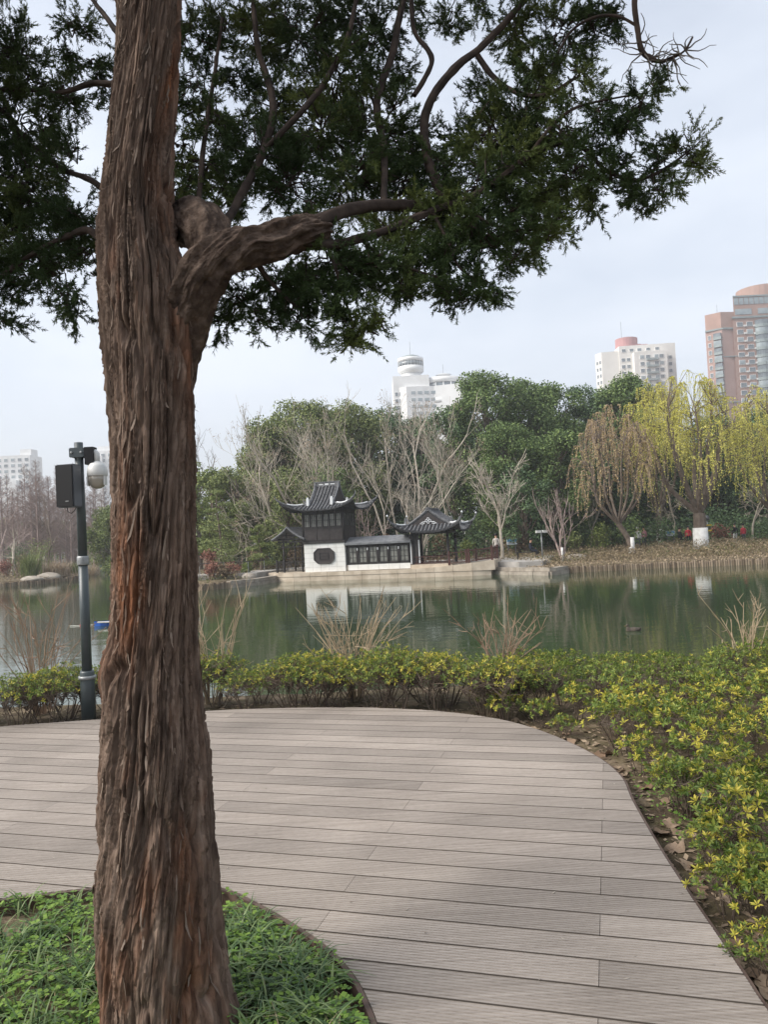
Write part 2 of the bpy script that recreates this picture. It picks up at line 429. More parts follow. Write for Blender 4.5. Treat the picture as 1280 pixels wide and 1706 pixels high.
for u in np.arange(-7.5, 3.0, 0.45):
    def iv_u(u):
        o = crossings(DECK_UV[:, ::-1], u); h = crossings(PIT_UV[:, ::-1], u)
        iv = [(o[i], o[i + 1]) for i in range(0, len(o) - 1, 2)]
        for j in range(0, len(h) - 1, 2):
            nv = []
            for a, b_ in iv:
                if h[j] > a: nv.append((a, min(b_, h[j])))
                if h[j + 1] < b_: nv.append((max(a, h[j + 1]), b_))
            iv = nv
        return iv
    for a, b_ in iv_u(u):
        a += .08; b_ -= .08
        if b_ - a > .2: jm.beam((u * EU[0] + a * EP[0], u * EU[1] + a * EP[1], -0.055), (u * EU[0] + b_ * EP[0], u * EU[1] + b_ * EP[1], -0.055), 0.05, 0.06)
jm.build('joist_frame', M_joist, deck)
# ================================================================== old juniper in the deck's planting hole
TD = 2.60
def bark_mat():
    m = bpy.data.materials.new('juniper_bark'); m.use_nodes = True
    N, L = m.node_tree.nodes, m.node_tree.links; b = N['Principled BSDF']
    b.inputs['Roughness'].default_value = 0.9; b.inputs['Specular IOR Level'].default_value = 0.15
    uv = N.new('ShaderNodeUVMap'); uv.uv_map = 'bark'
    def tex(sc, st, det=6, rough=.6):
        mp = N.new('ShaderNodeMapping'); mp.inputs['Scale'].default_value = st; L.new(uv.outputs['UV'], mp.inputs['Vector'])
        t = N.new('ShaderNodeTexNoise'); t.inputs['Scale'].default_value = sc; t.inputs['Detail'].default_value = det; t.inputs['Roughness'].default_value = rough
        L.new(mp.outputs['Vector'], t.inputs['Vector']); return t
    fine = tex(60, (1, .10, 1)); mid = tex(16, (1, .12, 1)); big = tex(5.0, (1, .22, 1), 4)
    r1 = N.new('ShaderNodeValToRGB'); e = r1.color_ramp.elements
    e[0].position = .28; e[0].color = (0.050, 0.031, 0.023, 1); e[1].position = .75; e[1].color = (0.25, 0.192, 0.155, 1)
    q = e.new(.5); q.color = (0.128, 0.092, 0.071, 1)
    L.new(fine.outputs['Fac'], r1.inputs['Fac'])
    r2 = N.new('ShaderNodeValToRGB'); e = r2.color_ramp.elements
    e[0].position = .3; e[0].color = (0.075, 0.033, 0.02, 1); e[1].position = .7; e[1].color = (0.25, 0.112, 0.056, 1)
    L.new(fine.outputs['Fac'], r2.inputs['Fac'])
    rm = N.new('ShaderNodeValToRGB'); rm.color_ramp.elements[0].position = .53; rm.color_ramp.elements[1].position = .68
    L.new(big.outputs['Fac'], rm.inputs['Fac'])
    mx = N.new('ShaderNodeMix'); mx.data_type = 'RGBA'; L.new(rm.outputs['Color'], mx.inputs['Factor']); L.new(r1.outputs['Color'], mx.inputs['A']); L.new(r2.outputs['Color'], mx.inputs['B'])
    rg = N.new('ShaderNodeValToRGB'); rg.color_ramp.elements[0].position = .35; rg.color_ramp.elements[1].position = .7
    rg.color_ramp.elements[0].color = (0.56, 0.54, 0.53, 1); rg.color_ramp.elements[1].color = (1.28, 1.22, 1.18, 1)
    L.new(mid.outputs['Fac'], rg.inputs['Fac'])
    m2 = N.new('ShaderNodeMix'); m2.data_type = 'RGBA'; m2.blend_type = 'MULTIPLY'; m2.inputs['Factor'].default_value = 1
    L.new(mx.outputs['Result'], m2.inputs['A']); L.new(rg.outputs['Color'], m2.inputs['B'])
    L.new(m2.outputs['Result'], b.inputs['Base Color'])
    # flaky plates: stretched, warped cells with their own tone and lifted edges
    mp = N.new('ShaderNodeMapping'); mp.inputs['Scale'].default_value = (62, 15, 1); L.new(uv.outputs['UV'], mp.inputs['Vector'])
    wn_ = N.new('ShaderNodeTexNoise'); wn_.inputs['Scale'].default_value = .9; wn_.inputs['Detail'].default_value = 4; L.new(mp.outputs['Vector'], wn_.inputs['Vector'])
    ad = N.new('ShaderNodeVectorMath'); ad.operation = 'MULTIPLY_ADD'; ad.inputs[1].default_value = (1.6, 1.6, 0); L.new(wn_.outputs['Color'], ad.inputs[0]); L.new(mp.outputs['Vector'], ad.inputs[2])
    vo = N.new('ShaderNodeTexVoronoi'); vo.inputs['Scale'].default_value = 1.0; L.new(ad.outputs['Vector'], vo.inputs['Vector'])
    sep = N.new('ShaderNodeSeparateColor'); L.new(vo.outputs['Color'], sep.inputs['Color'])
    mr = N.new('ShaderNodeMapRange'); mr.inputs['To Min'].default_value = .72; mr.inputs['To Max'].default_value = 1.28; L.new(sep.outputs['Red'], mr.inputs['Value'])
    vs_ = N.new('ShaderNodeVectorMath'); vs_.operation = 'SCALE'; L.new(m2.outputs['Result'], vs_.inputs[0]); L.new(mr.outputs[0], vs_.inputs['Scale']); L.new(vs_.outputs['Vector'], b.inputs['Base Color'])
    bp0 = N.new('ShaderNodeBump'); bp0.inputs['Strength'].default_value = 1.0; bp0.inputs['Distance'].default_value = .007
    hs = N.new('ShaderNodeMath'); hs.operation = 'MULTIPLY_ADD'; hs.inputs[1].default_value = -.7; L.new(vo.outputs['Distance'], hs.inputs[0]); L.new(sep.outputs['Green'], hs.inputs[2]); L.new(hs.outputs[0], bp0.inputs['Height'])
    bp = N.new('ShaderNodeBump'); bp.inputs['Strength'].default_value = .8; bp.inputs['Distance'].default_value = .005
    L.new(fine.outputs['Fac'], bp.inputs['Height']); L.new(bp0.outputs['Normal'], bp.inputs['Normal']); L.new(bp.outputs['Normal'], b.inputs['Normal'])
    return m
M_bark = bark_mat()
M_limb = mat('juniper_limb_bark', (0.034, 0.023, 0.018), (0.145, 0.105, 0.082), scale=26, rough=.92, bump=1.0, bscale=70, bdist=.010, detail=9, c3=(0.075, 0.053, 0.041), lo=.3, hi=.72, spec=.12)
M_branch = mat('juniper_branch_bark', (0.022, 0.015, 0.012), (0.055, 0.038, 0.029), scale=18, rough=.9, bump=.6, bscale=60, bdist=.004)
def bark_tube(name, parent, C, Rad, nth, nh, lobes, twist=0.0, amp=1.0, front=True, bulge=None, us=1.0, vs=1.0, material=None, shrink=0.0, strand=1.0):
    """C: control centres (n,3), Rad radii; a displaced stringy-bark stem."""
    Cs = catmull(C, 24); Rs = catmull([(r, 0) for r in Rad], 24)[:, 0]
    ln = np.concatenate([[0], np.cumsum(np.linalg.norm(np.diff(Cs, axis=0), axis=1))])
    s = np.linspace(0, ln[-1], nh)
    Cc = np.stack([np.interp(s, ln, Cs[:, i]) for i in range(3)], 1); Rr = np.interp(s, ln, Rs)
    if front:   # finer sampling on the side that shows, seam at the back
        u = np.linspace(-1, 1, nth, endpoint=False); th = -pi / 2 + pi * np.sign(u) * (0.55 * np.abs(u) + 0.45 * np.abs(u) ** 3)
    else: th = np.linspace(-pi, pi, nth, endpoint=False)
    t = unit(np.gradient(Cc, axis=0))
    ref = np.array([1.0, 0, 0]) if abs(t[len(t) // 2][2]) > .6 else np.array([0, 0, 1.0])
    x = unit(ref - t * (t @ ref)[:, None]); y = np.cross(t, x)
    TH_, S = np.meshgrid(th, s); RR = np.repeat(Rr[:, None], nth, 1)
    ph = TH_ - twist * S - 0.12 * np.sin(S * 1.7)
    cx, sx = np.cos(ph), np.sin(ph)
    base = 0.16
    lob = sum(a * np.cos(k * ph + p0 + 0.5 * np.sin(S * .9 + k)) for k, a, p0 in lobes)
    flute = fbm(cx * base * 16, sx * base * 16, S * 1.1, 2) - .5
    wob = .16 * (fbm(cx * base * 9 + 7, sx * base * 9, S * 4, 2) - .5)
    n1 = vnoise(cx * base * 26 + wob * 1.5, sx * base * 26 + wob * 1.5, S * 1.9) - .5
    dep = vnoise(cx * base * 8 + 2, sx * base * 8, S * 3.1)
    groove = np.exp(-(n1 / .05) ** 2) * (.35 + .9 * dep)
    n2 = vnoise(cx * base * 62 + 5 + wob * 3, sx * base * 62 + wob * 3, S * 5.0) - .5
    groove2 = np.exp(-(n2 / .08) ** 2)
    n3 = vnoise(cx * base * 120 + 5 + wob * 3, sx * base * 120 + wob * 3, S * 11) - .5
    cell = vnoise(cx * base * 48 + 3, sx * base * 48, S * 1.1)          # strands of bark shed at their own lengths
    saw = (S * (3 + 4 * cell) + 9 * cell + 2.2 * wob) % 1.0
    plate = (1 - saw) ** 2.5 * (vnoise(cx * base * 40, sx * base * 40 + 2, S * 3) > .52)
    fq = 15 if strand > .5 else 34
    flake = np.floor(4 * vnoise(cx * base * 70 + wob * 4, sx * base * 70, S * fq + 3)) / 4 + .7 * np.floor(3 * vnoise(cx * base * 105 + wob * 5, sx * base * 105 + 4, S * fq * 2.2)) / 3
    knob = fbm(cx * base * 22 + 1, sx * base * 22, S * 14, 2) - .5
    r3 = vnoise(cx * base * 210, sx * base * 210 + 9, S * 40)
    disp = RR * lob + amp * (0.042 * flute - strand * 0.026 * groove - strand * 0.007 * groove2 + 0.005 * n3 + strand * 0.007 * plate + (1 - strand) * .05 * knob + 0.007 * flake + 0.004 * (r3 - .5)) - shrink
    if bulge is not None: disp = disp + bulge(TH_, S)
    rad = RR + disp
    V = Cc[:, None, :] + rad[..., None] * (np.cos(TH_)[..., None] * x[:, None] + np.sin(TH_)[..., None] * y[:, None])
    I = np.arange(nh * nth).reshape(nh, nth); J = np.roll(I, -1, 1)
    Fq = np.stack([I[:-1], J[:-1], J[1:], I[1:]], -1).reshape(-1, 4)
    mb = MB(); mb.add(V.reshape(-1, 3), Fq)
    # end cap
    me = mb.mesh(name, True)
    uvl = me.uv_layers.new(name='bark')
    UV = np.stack([ph * base * us, S * us * vs], -1).reshape(-1, 2)
    # keep the seam column continuous
    Uc = UV[Fq]; bad = (Uc[..., 0].max(1) - Uc[..., 0].min(1)) > pi * base
    Uc[bad, :, 0] = np.where(Uc[bad, :, 0] < Uc[bad, :, 0].mean(1, keepdims=True), Uc[bad, :, 0] + 2 * pi * base, Uc[bad, :, 0])
    uvl.data.foreach_set('uv', Uc.reshape(-1).astype(np.float32))
    o = obj(name, me, material or M_bark, parent)
    return o, Cc, Rr, V

juniper = thing('juniper_tree', 'old juniper with shaggy reddish bark growing through the hole in the deck', 'tree', (G(280, 1720, -.06)[0], TD, -0.08))
JO = np.array(juniper.location)
edges = [(-420, 214, 296), (-200, 204, 300), (0, 195, 303), (100, 190, 300), (200, 182, 293), (300, 172, 291), (400, 166, 300), (480, 167, 322), (560, 172, 328), (640, 182, 328), (750, 188, 331), (900, 187, 331), (1000, 186, 331),
         (1100, 183, 331), (1180, 181, 338), (1260, 178, 347), (1340, 174, 352), (1420, 170, 358), (1500, 166, 364), (1580, 165, 371), (1640, 168, 380), (1706, 166, 400), (1770, 155, 425)]
C = []; Rd = []
for py, xl, xr in edges[::-1]:
    p = P((xl + xr) / 2, py, TD); C.append(p - JO); Rd.append((xr - xl) / 2 * TD / 1280 * (.92 if py < 600 else .97 if py < 900 else .97 - .05 * min(1, (py - 900) / 500)))
def left_stem(th, s):
    # fused side stem low on the left
    d = np.angle(np.exp(1j * (th - (pi + 0.25 + 0.22 * np.clip(s - .6, -.6, 1)))))
    hgt = 1 / (1 + np.exp((s - 1.36) / 0.018))
    kn = np.exp(-((s - 1.30) / .07) ** 2) * .010
    return (0.026 * hgt + kn) * np.exp(-(d / .42) ** 2) - 0.018 * hgt * np.exp(-((np.abs(d) - .72) / .12) ** 2)
_, JC, JR, JV = bark_tube('trunk', juniper, C, Rd, 380, 860, [(3, .045, .6), (5, .035, 1.9), (2, .03, .3)], twist=0.55, bulge=left_stem, shrink=.004)
print('trunk height', JC[0], JC[-1])

# ---- limbs
def PJ(px, py, y): return P(px, py, y) - JO
def limb(pts, wid, name='limb', nth=90, nh=160, amp=.45):
    C = [PJ(*p) for p in pts]; R = [w * (.82 if name == 'branch' else .94) * p[2] / 2560 for w, p in zip(wid, pts)]
    return bark_tube(name, juniper, C, R, nth, nh, [(2, .05, 0)], twist=.25, amp=amp, front=False, us=.9, vs=2.6, strand=0.0, material=M_branch if name == 'branch' else M_limb)
limb([(286, 660, 2.68), (304, 550, 2.61), (324, 485, 2.55), (350, 440, 2.52), (392, 416, 2.52), (440, 405, 2.54), (480, 392, 2.57), (516, 386, 2.60), (545, 385, 2.64)],
     [60, 84, 82, 76, 68, 62, 60, 56, 34], nth=150, nh=300, amp=.7)
limb([(356, 450, 2.54), (352, 405, 2.56), (338, 378, 2.60), (318, 370, 2.68), (300, 376, 2.76)], [60, 78, 80, 78, 70], name='stub', nth=120, nh=120, amp=.6)
mb = MB(); c = PJ(297, 374, 2.80); mb.lathe([(0.0, -.02), (.03, -.012), (.05, -.004), (.066, -.02)], (0, 0, 0), 14)
me = mb.mesh('stub_end'); o = obj('stub_end', me, mat('cut_wood', (0.22, 0.16, 0.10), (0.10, 0.07, 0.05), scale=30, rough=.9, bump=.5), juniper)
o.location = Vector(c); o.rotation_euler = (0, radians(-78), radians(-20))
BR = [
    ([(500, 388, 2.58), (540, 366, 2.62), (590, 348, 2.7), (650, 342, 2.8), (705, 345, 2.9), (758, 342, 3.0)], [34, 30, 24, 23, 22, 18]),
    ([(505, 400, 2.58), (545, 409, 2.62), (600, 398, 2.68), (660, 378, 2.76), (720, 352, 2.86), (775, 333, 2.95)], [26, 20, 17, 15, 13, 9]),
    ([(752, 340, 2.98), (728, 305, 3.02), (713, 262, 3.05), (707, 205, 3.1), (722, 160, 3.12), (760, 112, 3.15), (800, 82, 3.2), (850, 30, 3.25), (905, -40, 3.3)], [20, 19, 18, 17, 16, 15, 13, 12, 10]),
    ([(640, 342, 2.8), (640, 250, 3.0), (628, 170, 3.1), (655, 90, 3.2), (668, 20, 3.3), (690, -60, 3.4)], [12, 13, 14, 13, 12, 10]),
    ([(690, 160, 3.15), (720, 100, 3.2), (690, 50, 3.25), (685, -30, 3.3)], [9, 9, 8, 7]),
    ([(795, 92, 3.2), (815, 120, 3.2), (850, 150, 3.15), (905, 160, 3.1), (960, 130, 3.1)], [11, 10, 9, 7, 4]),
    ([(775, 335, 2.95), (830, 300, 2.95), (880, 262, 2.95), (930, 240, 3.0), (975, 250, 3.02), (1010, 285, 3.05), (1060, 300, 3.08), (1110, 280, 3.1), (1150, 250, 3.12)], [12, 11, 10, 9, 8, 7, 6, 4, 2.5]),
    ([(880, 262, 2.95), (920, 210, 2.95), (960, 180, 2.95), (1020, 165, 3.0), (1080, 155, 3.0)], [8, 7, 6, 4, 2.5]),
    ([(770, 338, 2.95), (810, 370, 2.9), (860, 385, 2.9), (910, 380, 2.9)], [8, 7, 5, 3]),
    ([(720, 352, 2.86), (745, 400, 2.82), (765, 445, 2.8), (800, 470, 2.8)], [8, 7, 5, 3]),
    ([(600, 398, 2.68), (640, 430, 2.7), (690, 450, 2.7), (740, 465, 2.72)], [8, 7, 5, 3]),
    ([(545, 405, 2.62), (560, 450, 2.62), (575, 500, 2.62), (590, 545, 2.62)], [8, 7, 6, 4]),
    ([(420, 415, 2.54), (440, 455, 2.6), (470, 490, 2.62), (500, 515, 2.62)], [9, 8, 5, 3]),
    ([(360, 400, 2.62), (400, 330, 2.8), (440, 250, 2.9), (455, 170, 3.0), (430, 80, 3.1), (420, -20, 3.2)], [16, 15, 14, 13, 10, 8]),
    ([(440, 250, 2.9), (490, 200, 2.9), (540, 140, 3.0), (580, 60, 3.1), (600, -30, 3.2)], [10, 10, 9, 8, 7]),
    ([(330, 360, 2.72), (335, 290, 2.85), (345, 200, 2.95), (360, 110, 3.0), (372, 30, 3.05)], [10, 9, 8, 6, 4]),
    ([(185, 420, 2.68), (150, 385, 2.75), (110, 395, 2.8), (60, 420, 2.85), (10, 455, 2.85), (-40, 500, 2.85)], [16, 13, 11, 9, 7, 5]),
    ([(190, 330, 2.7), (150, 300, 2.85), (100, 280, 2.95), (50, 240, 3.0), (0, 180, 3.0)], [13, 11, 10, 8, 6]),
    ([(195, 140, 2.7), (150, 140, 2.8), (100, 155, 2.85), (50, 150, 2.9), (0, 150, 2.95)], [11, 9, 8, 7, 5]),
    ([(200, 60, 2.7), (170, 20, 2.8), (130, -30, 2.85)], [9, 7, 5]),
    ([(1075, -60, 3.05), (1058, 0, 3.05), (1063, 50, 3.05), (1072, 88, 3.05), (1098, 103, 3.05), (1122, 96, 3.05), (1142, 84, 3.05), (1155, 62, 3.05)], [13, 11, 9, 8, 6, 4, 3, 1.5]),
    ([(1063, 45, 3.05), (1030, 28, 3.08), (990, 30, 3.1), (950, 55, 3.12), (920, 110, 3.12)], [6, 6, 6, 5, 3]),
    ([(300, -120, 2.7), (420, -160, 2.6), (600, -150, 2.5), (800, -120, 2.6), (1000, -90, 2.9), (1075, -60, 3.05)], [40, 34, 28, 22, 16, 13]),
    ([(200, -150, 2.6), (60, -200, 2.3), (-200, -260, 2.0)], [34, 28, 16]),
    ([(250, -300, 2.7), (500, -420, 2.9), (800, -500, 3.2)], [34, 28, 16]),
]
for pts, wid in BR: 
    limb(pts, wid, 'branch', nth=16 if max(wid) > 8 else 8, nh=14 * len(pts), amp=.2 if max(wid) > 8 else .02)
# bare grey twigs at the end of the top branch
tw = MB()
rt = random.Random(5)
for (x0, y0) in [(1068, 70), (1072, 88), (1085, 98), (1098, 103), (1110, 100), (1122, 96), (1132, 90), (1142, 84)]:
    for k in range(5):
        a = rt.uniform(-pi, pi); L_ = rt.uniform(25, 60); px, py = x0, y0; pts = [PJ(px, py, 3.05)]; yy = 3.05
        for q in range(5):
            a += rt.uniform(-.6, .6); px += cos(a) * L_ / 5; py += sin(a) * L_ / 5 + 1.5; yy += rt.uniform(-.02, .02); pts.append(PJ(px, py, yy))
        tw.tube(pts, np.linspace(.0035, .0012, 6), 4)
tw.build('bare_twigs', mat('dead_twig', (0.10, 0.085, 0.07)), juniper, kind='stuff')

# peeling bark strips on the trunk
rb = np.random.default_rng(4); pm = MB()
nh_, nth_ = JV.shape[:2]
for k in range(620):
    i = int(rb.integers(30, nh_ - 60)); j = int(rb.integers(0, nth_))
    Ls = int(rb.integers(4, 20)); i2 = min(i + Ls, nh_ - 2)
    ii = np.linspace(i, i2, 5).astype(int); jj = (j + np.linspace(0, Ls * .2 + rb.normal() * 2, 5).astype(int)) % nth_
    c = JV[ii, jj]; n_ = unit(c - JC[ii]); t_ = unit(np.cross(n_, unit(np.gradient(c, axis=0))))
    w_ = rb.uniform(.0012, .0048) * np.array([.15, .8, 1, .9, .5]) * rb.uniform(.6, 1.3, 5)
    lift = np.linspace(1, 0, 5) ** 2 * rb.uniform(.002, .018) + .0015
    if rb.random() < .2: lift = lift[::-1]
    a = c + n_ * lift[:, None] + t_ * (rb.normal() * .006 * np.linspace(1, 0, 5) ** 2)[:, None]; v = np.concatenate([a - t_ * w_[:, None], a + t_ * w_[:, None]])
    pm.add(v, [(q, q + 1, q + 6, q + 5) for q in range(4)])
pm.build('bark_strips', mat('bark_strip', (0.085, 0.05, 0.034), (0.22, 0.17, 0.135), island=True, lo=0, hi=1, rough=.9, spec=.1), juniper, kind='stuff')

# ---- foliage sprays
BL = [(20, 95, 48, 2.95), (28, 60, 22, 2.95), (60, 140, 42, 2.95), (112, 165, 36, 2.9), (130, 50, 26, 2.85), (160, 115, 30, 2.85), (115, 95, 26, 2.9), (25, 215, 55, 3.0), (80, 225, 40, 3.0), (105, 290, 38, 2.95), (50, 315, 62, 3.0), (115, 365, 44, 2.9), (25, 395, 60, 3.0),
      (85, 440, 52, 2.9), (140, 430, 36, 2.85), (112, 500, 38, 2.85), (30, 465, 36, 2.9), (5, 530, 22, 2.9), (150, 370, 30, 2.85), (-40, 300, 90, 3.0), (-60, 130, 90, 3.0), (-50, 450, 70, 2.9), (118, 240, 22, 2.9),
      (345, 70, 40, 3.1), (371, 30, 18, 3.1), (330, 150, 42, 3.1), (365, 205, 48, 3.05), (335, 280, 50, 3.0), (400, 130, 40, 3.2), (425, 55, 48, 3.25), (455, 185, 55, 3.2), (430, 260, 55, 3.0), (485, 300, 58, 3.0), (310, 60, 32, 3.1), (300, 250, 34, 3.0), (305, 330, 30, 2.9), (390, 320, 45, 2.95), (310, 190, 28, 3.1),
      (500, 60, 70, 3.3), (560, 130, 75, 3.2), (620, 60, 65, 3.4), (540, 220, 75, 3.1), (620, 210, 75, 3.2), (672, 140, 34, 3.5), (680, 245, 60, 3.3), (745, 50, 34, 3.4), (812, 160, 38, 3.4), (772, 235, 36, 3.3), (820, 235, 60, 3.1), (860, 50, 50, 3.4), (900, 120, 46, 3.2), (935, 55, 52, 3.3), (960, 130, 42, 3.1), (985, 55, 36, 3.3),
      (870, 195, 60, 3.1), (925, 225, 50, 3.0), (860, 285, 52, 3.0), (800, 310, 55, 3.0), (740, 290, 50, 3.1), (660, 310, 55, 3.1), (590, 300, 60, 3.0), (520, 350, 40, 2.9), (1020, 10, 40, 3.2), (700, 380, 45, 2.95), (640, 380, 42, 2.85), (760, 370, 50, 2.95), (470, 30, 40, 3.3), (560, 20, 55, 3.4), (690, 20, 32, 3.5), (800, 5, 34, 3.5),
      (560, 440, 52, 2.7), (620, 445, 46, 2.72), (680, 440, 48, 2.8), (740, 425, 50, 2.85), (800, 400, 50, 2.9), (860, 365, 50, 2.95), (905, 325, 45, 3.0), (800, 470, 30, 2.8), (745, 480, 30, 2.75), (682, 475, 28, 2.72), (520, 465, 46, 2.68), (460, 475, 44, 2.7), (400, 500, 38, 2.75), (375, 535, 22, 2.75), (440, 535, 24, 2.7), (500, 520, 32, 2.66),
      (560, 520, 38, 2.64), (590, 560, 30, 2.62), (618, 545, 20, 2.62), (629, 520, 10, 2.62), (850, 425, 38, 2.9), (895, 398, 42, 2.92), (930, 365, 34, 2.98), (820, 490, 18, 2.8), (770, 495, 18, 2.76),
      (1000, 195, 36, 3.0), (1055, 175, 40, 3.0), (1095, 145, 22, 3.0), (1040, 215, 30, 3.0), (1010, 300, 40, 3.05), (1060, 320, 34, 3.08), (1100, 275, 38, 3.1), (1145, 245, 34, 3.12), (1160, 270, 22, 3.12), (1080, 345, 20, 3.1), (980, 345, 30, 3.05), (955, 290, 46, 3.0), (1000, 250, 24, 3.05), (1110, 310, 24, 3.1), (1040, 270, 22, 3.08),
      # crown above the frame
      (250, -200, 260, 2.9), (500, -250, 260, 3.0), (800, -220, 240, 3.1), (1000, -150, 120, 3.1), (0, -250, 220, 2.7), (600, -600, 380, 3.1), (250, -700, 380, 2.9), (-200, 200, 150, 2.7), (-250, -50, 200, 2.6)]
SPIRE = {(28, 60), (371, 30), (629, 520), (118, 240)}
rf = np.random.default_rng(21)
OO, DD, TTW = [], [], MB()
for (px, py, r, y) in BL:
    rr = r * y / 1280; c = PJ(px, py, y)
    inframe = py > -60
    nk = int((r / 50) ** 2 * ((26 if r > 43 else 17) if inframe else 3.0)) + 3
    d = rdir(nk, rf); q = .35 + .65 * rf.random(nk) ** .6
    d = unit(d * np.array([1, .9, 1]) + np.array([0, 0, -.1]))
    for k in range(nk):
        e = c + d[k] * q[k] * rr * np.array([1, 1.2 if r < 80 else 1, 1])
        dk = unit(d[k] + rf.normal(size=3) * .45 + (np.array([0, 0, 2.0]) if (px, py) in SPIRE else 0))
        lt = rf.uniform(.07, .135)
        st = e - dk * lt * .6
        TTW.tube([c * .5 + st * .5 + rf.normal(size=3) * .012, st, e], [.0042, .0032, .0015], 3, False)
        n = 11
        s_ = rf.random(n)
        OO.append(st + dk * (s_ * lt)[:, None] + rf.normal(size=(n, 3)) * .008)
        DD.append(unit(dk + rf.normal(size=(n, 3)) * (.62 - .25 * s_)[:, None]))
OO = np.concatenate(OO); DD = np.concatenate(DD); nt = len(OO)
keep = np.linalg.norm(OO + JO - np.array([0, 0, CAM_H]), axis=1) > 1.2
OO, DD = OO[keep], DD[keep]; nt = len(OO)
print('juniper sprays', nt)
NB = 38
Lt = rf.uniform(.03, .062, nt)
ss = rf.random((nt, NB))
o = OO[:, None] + DD[:, None] * (ss * Lt[:, None])[..., None]
sd = unit(DD[:, None] + rf.normal(size=(nt, NB, 3)) * .55)
Lb = rf.uniform(.009, .021, (nt, NB))
wv = unit(np.cross(sd, rf.normal(size=(nt, NB, 3))))
mb = MB(); diamonds(mb, o.reshape(-1, 3), sd.reshape(-1, 3), wv.reshape(-1, 3), Lb.ravel(), rf.uniform(.0022, .0040, nt * NB), .4)
M_jun = mat('juniper_needles', (0.028, 0.050, 0.015), (0.105, 0.132, 0.034), scale=3.0, rough=.75, spec=.2, detail=3, c3=(0.045, 0.072, 0.021))
mb.build('crown', M_jun, juniper, kind='stuff')
TTW.build('crown_twigs', mat('juniper_twig', (0.035, 0.022, 0.016)), juniper, kind='stuff')
# ================================================================== planting hole: lilyturf and clover
def blades(mb, o, az, L_, w, arch, rng, seg=4):
    n = len(o); d = np.stack([np.cos(az), np.sin(az), np.zeros(n)], -1); side = np.stack([-np.sin(az), np.cos(az), np.zeros(n)], -1)
    rows = []
    for k in range(seg + 1):
        t = k / seg
        out = L_ * (np.sin(t * arch) / arch) if False else L_ * t * (0.25 + .75 * np.clip(arch, 0, 2) * t) * .6
        up = L_ * (t - arch * .55 * t * t)
        c = o + d * out[:, None] + np.array([0, 0, 1.0]) * up[:, None]
        ww = w * (1 - t ** 2 * .85) * (0.7 + .6 * min(t * 3, .5))
        rows += [c - side * ww[:, None] / 2, c + side * ww[:, None] / 2]
    v = np.stack(rows, 1).reshape(-1, 3); m = 2 * (seg + 1)
    q = np.array([[2 * k, 2 * k + 1, 2 * k + 3, 2 * k + 2] for k in range(seg)])
    f = ((np.arange(n) * m)[:, None, None] + q[None]).reshape(-1, 4)
    mb.add(v, f)
rn = np.random.default_rng(31)
M_turf = mat('lilyturf_blade', (0.040, 0.085, 0.026), (0.20, 0.26, 0.10), island=True, lo=0, hi=1, rough=.5, spec=.4, transl=.25, c3=(0.085, 0.145, 0.048))
M_clover = mat('clover_leaf', (0.08, 0.17, 0.028), (0.22, 0.33, 0.06), island=True, lo=0, hi=1, rough=.6, transl=.3)
M_dryblade = mat('dry_blade', (0.30, 0.24, 0.14), (0.42, 0.36, 0.22), island=True, lo=0, hi=1, transl=.2)
def pit_points(n, margin=.05, box=(-3.1, 0, 1.2, 3.65)):
    x = rn.uniform(box[0], box[1], n); y = rn.uniform(box[2], box[3], n)
    k = inside(x, y, PIT) & (seg_dist(x, y, PIT) > margin) & (np.hypot(x - JO[0], y - JO[1]) > .21)
    return x[k], y[k]
tuft_n = fb = 0
mb = MB(); md = MB()
x, y = pit_points(900, .10)
dens = fbm(x * 1.6, y * 1.6, 4.2, 2)
right = x > -0.75
k = (dens > .40) | right
x, y = x[k], y[k]
for cx, cy in zip(x[:430], y[:430]):
    n = int(rn.integers(14, 30)); z = tz(cx, cy)
    o = np.stack([cx + rn.normal(size=n) * .018, cy + rn.normal(size=n) * .018, np.full(n, z - .01)], -1)
    if cx > -.72: blades(mb, o, rn.uniform(0, 2 * pi, n), rn.uniform(.13, .25, n), rn.uniform(.007, .012, n), rn.uniform(.9, 1.6, n), rn)
    elif rn.random() < .8: blades(mb, o, rn.uniform(0, 2 * pi, n), rn.uniform(.10, .24, n), rn.uniform(.005, .0095, n), rn.uniform(.7, 1.6, n), rn)
    if rn.random() < .45:
        blades(md, o[:3], rn.uniform(0, 2 * pi, 3), rn.uniform(.1, .22, 3), rn.uniform(.003, .006, 3), rn.uniform(.9, 1.6, 3), rn)
lily = tag(mb.build('lilyturf', M_turf, kind='stuff'), 'dark green strappy lilyturf tufts around the juniper base', 'grass')
tag(md.build('dry_grass_blades', M_dryblade, kind='stuff'), 'straw coloured dry blades among the lilyturf', 'grass')
x, y = pit_points(12000, .03)
k = (fbm(x * 1.8 + 3, y * 1.8, 1.2, 2) + np.where(x < -.8, .2, -.02) > .47)
x, y = x[k], y[k]; z = terr(x, y); n = len(x)
cl = MB()
for j in range(3):
    a = rn.uniform(0, 2 * pi, n) if j == 0 else a + 2.09
    if j == 0: hh = rn.uniform(.015, .075, n)
    o = np.stack([x, y, z + hh], -1)
    d = unit(np.stack([np.cos(a), np.sin(a), rn.uniform(-.1, .5, n)], -1)); w = unit(np.cross(d, np.array([0, 0, 1.0])[None] + rn.normal(size=(n, 3)) * .2))
    L_ = rn.uniform(.012, .024, n)
    diamonds(cl, o, d, w, L_, L_ * 1.05, .6)
st = rn.choice(n, n // 3)
diamonds(cl, np.stack([x, y, z - .01], -1)[st], np.tile([0, 0, 1.0], (len(st), 1)), np.tile([1.0, 0, 0], (len(st), 1)), hh[st] + .012, .002)
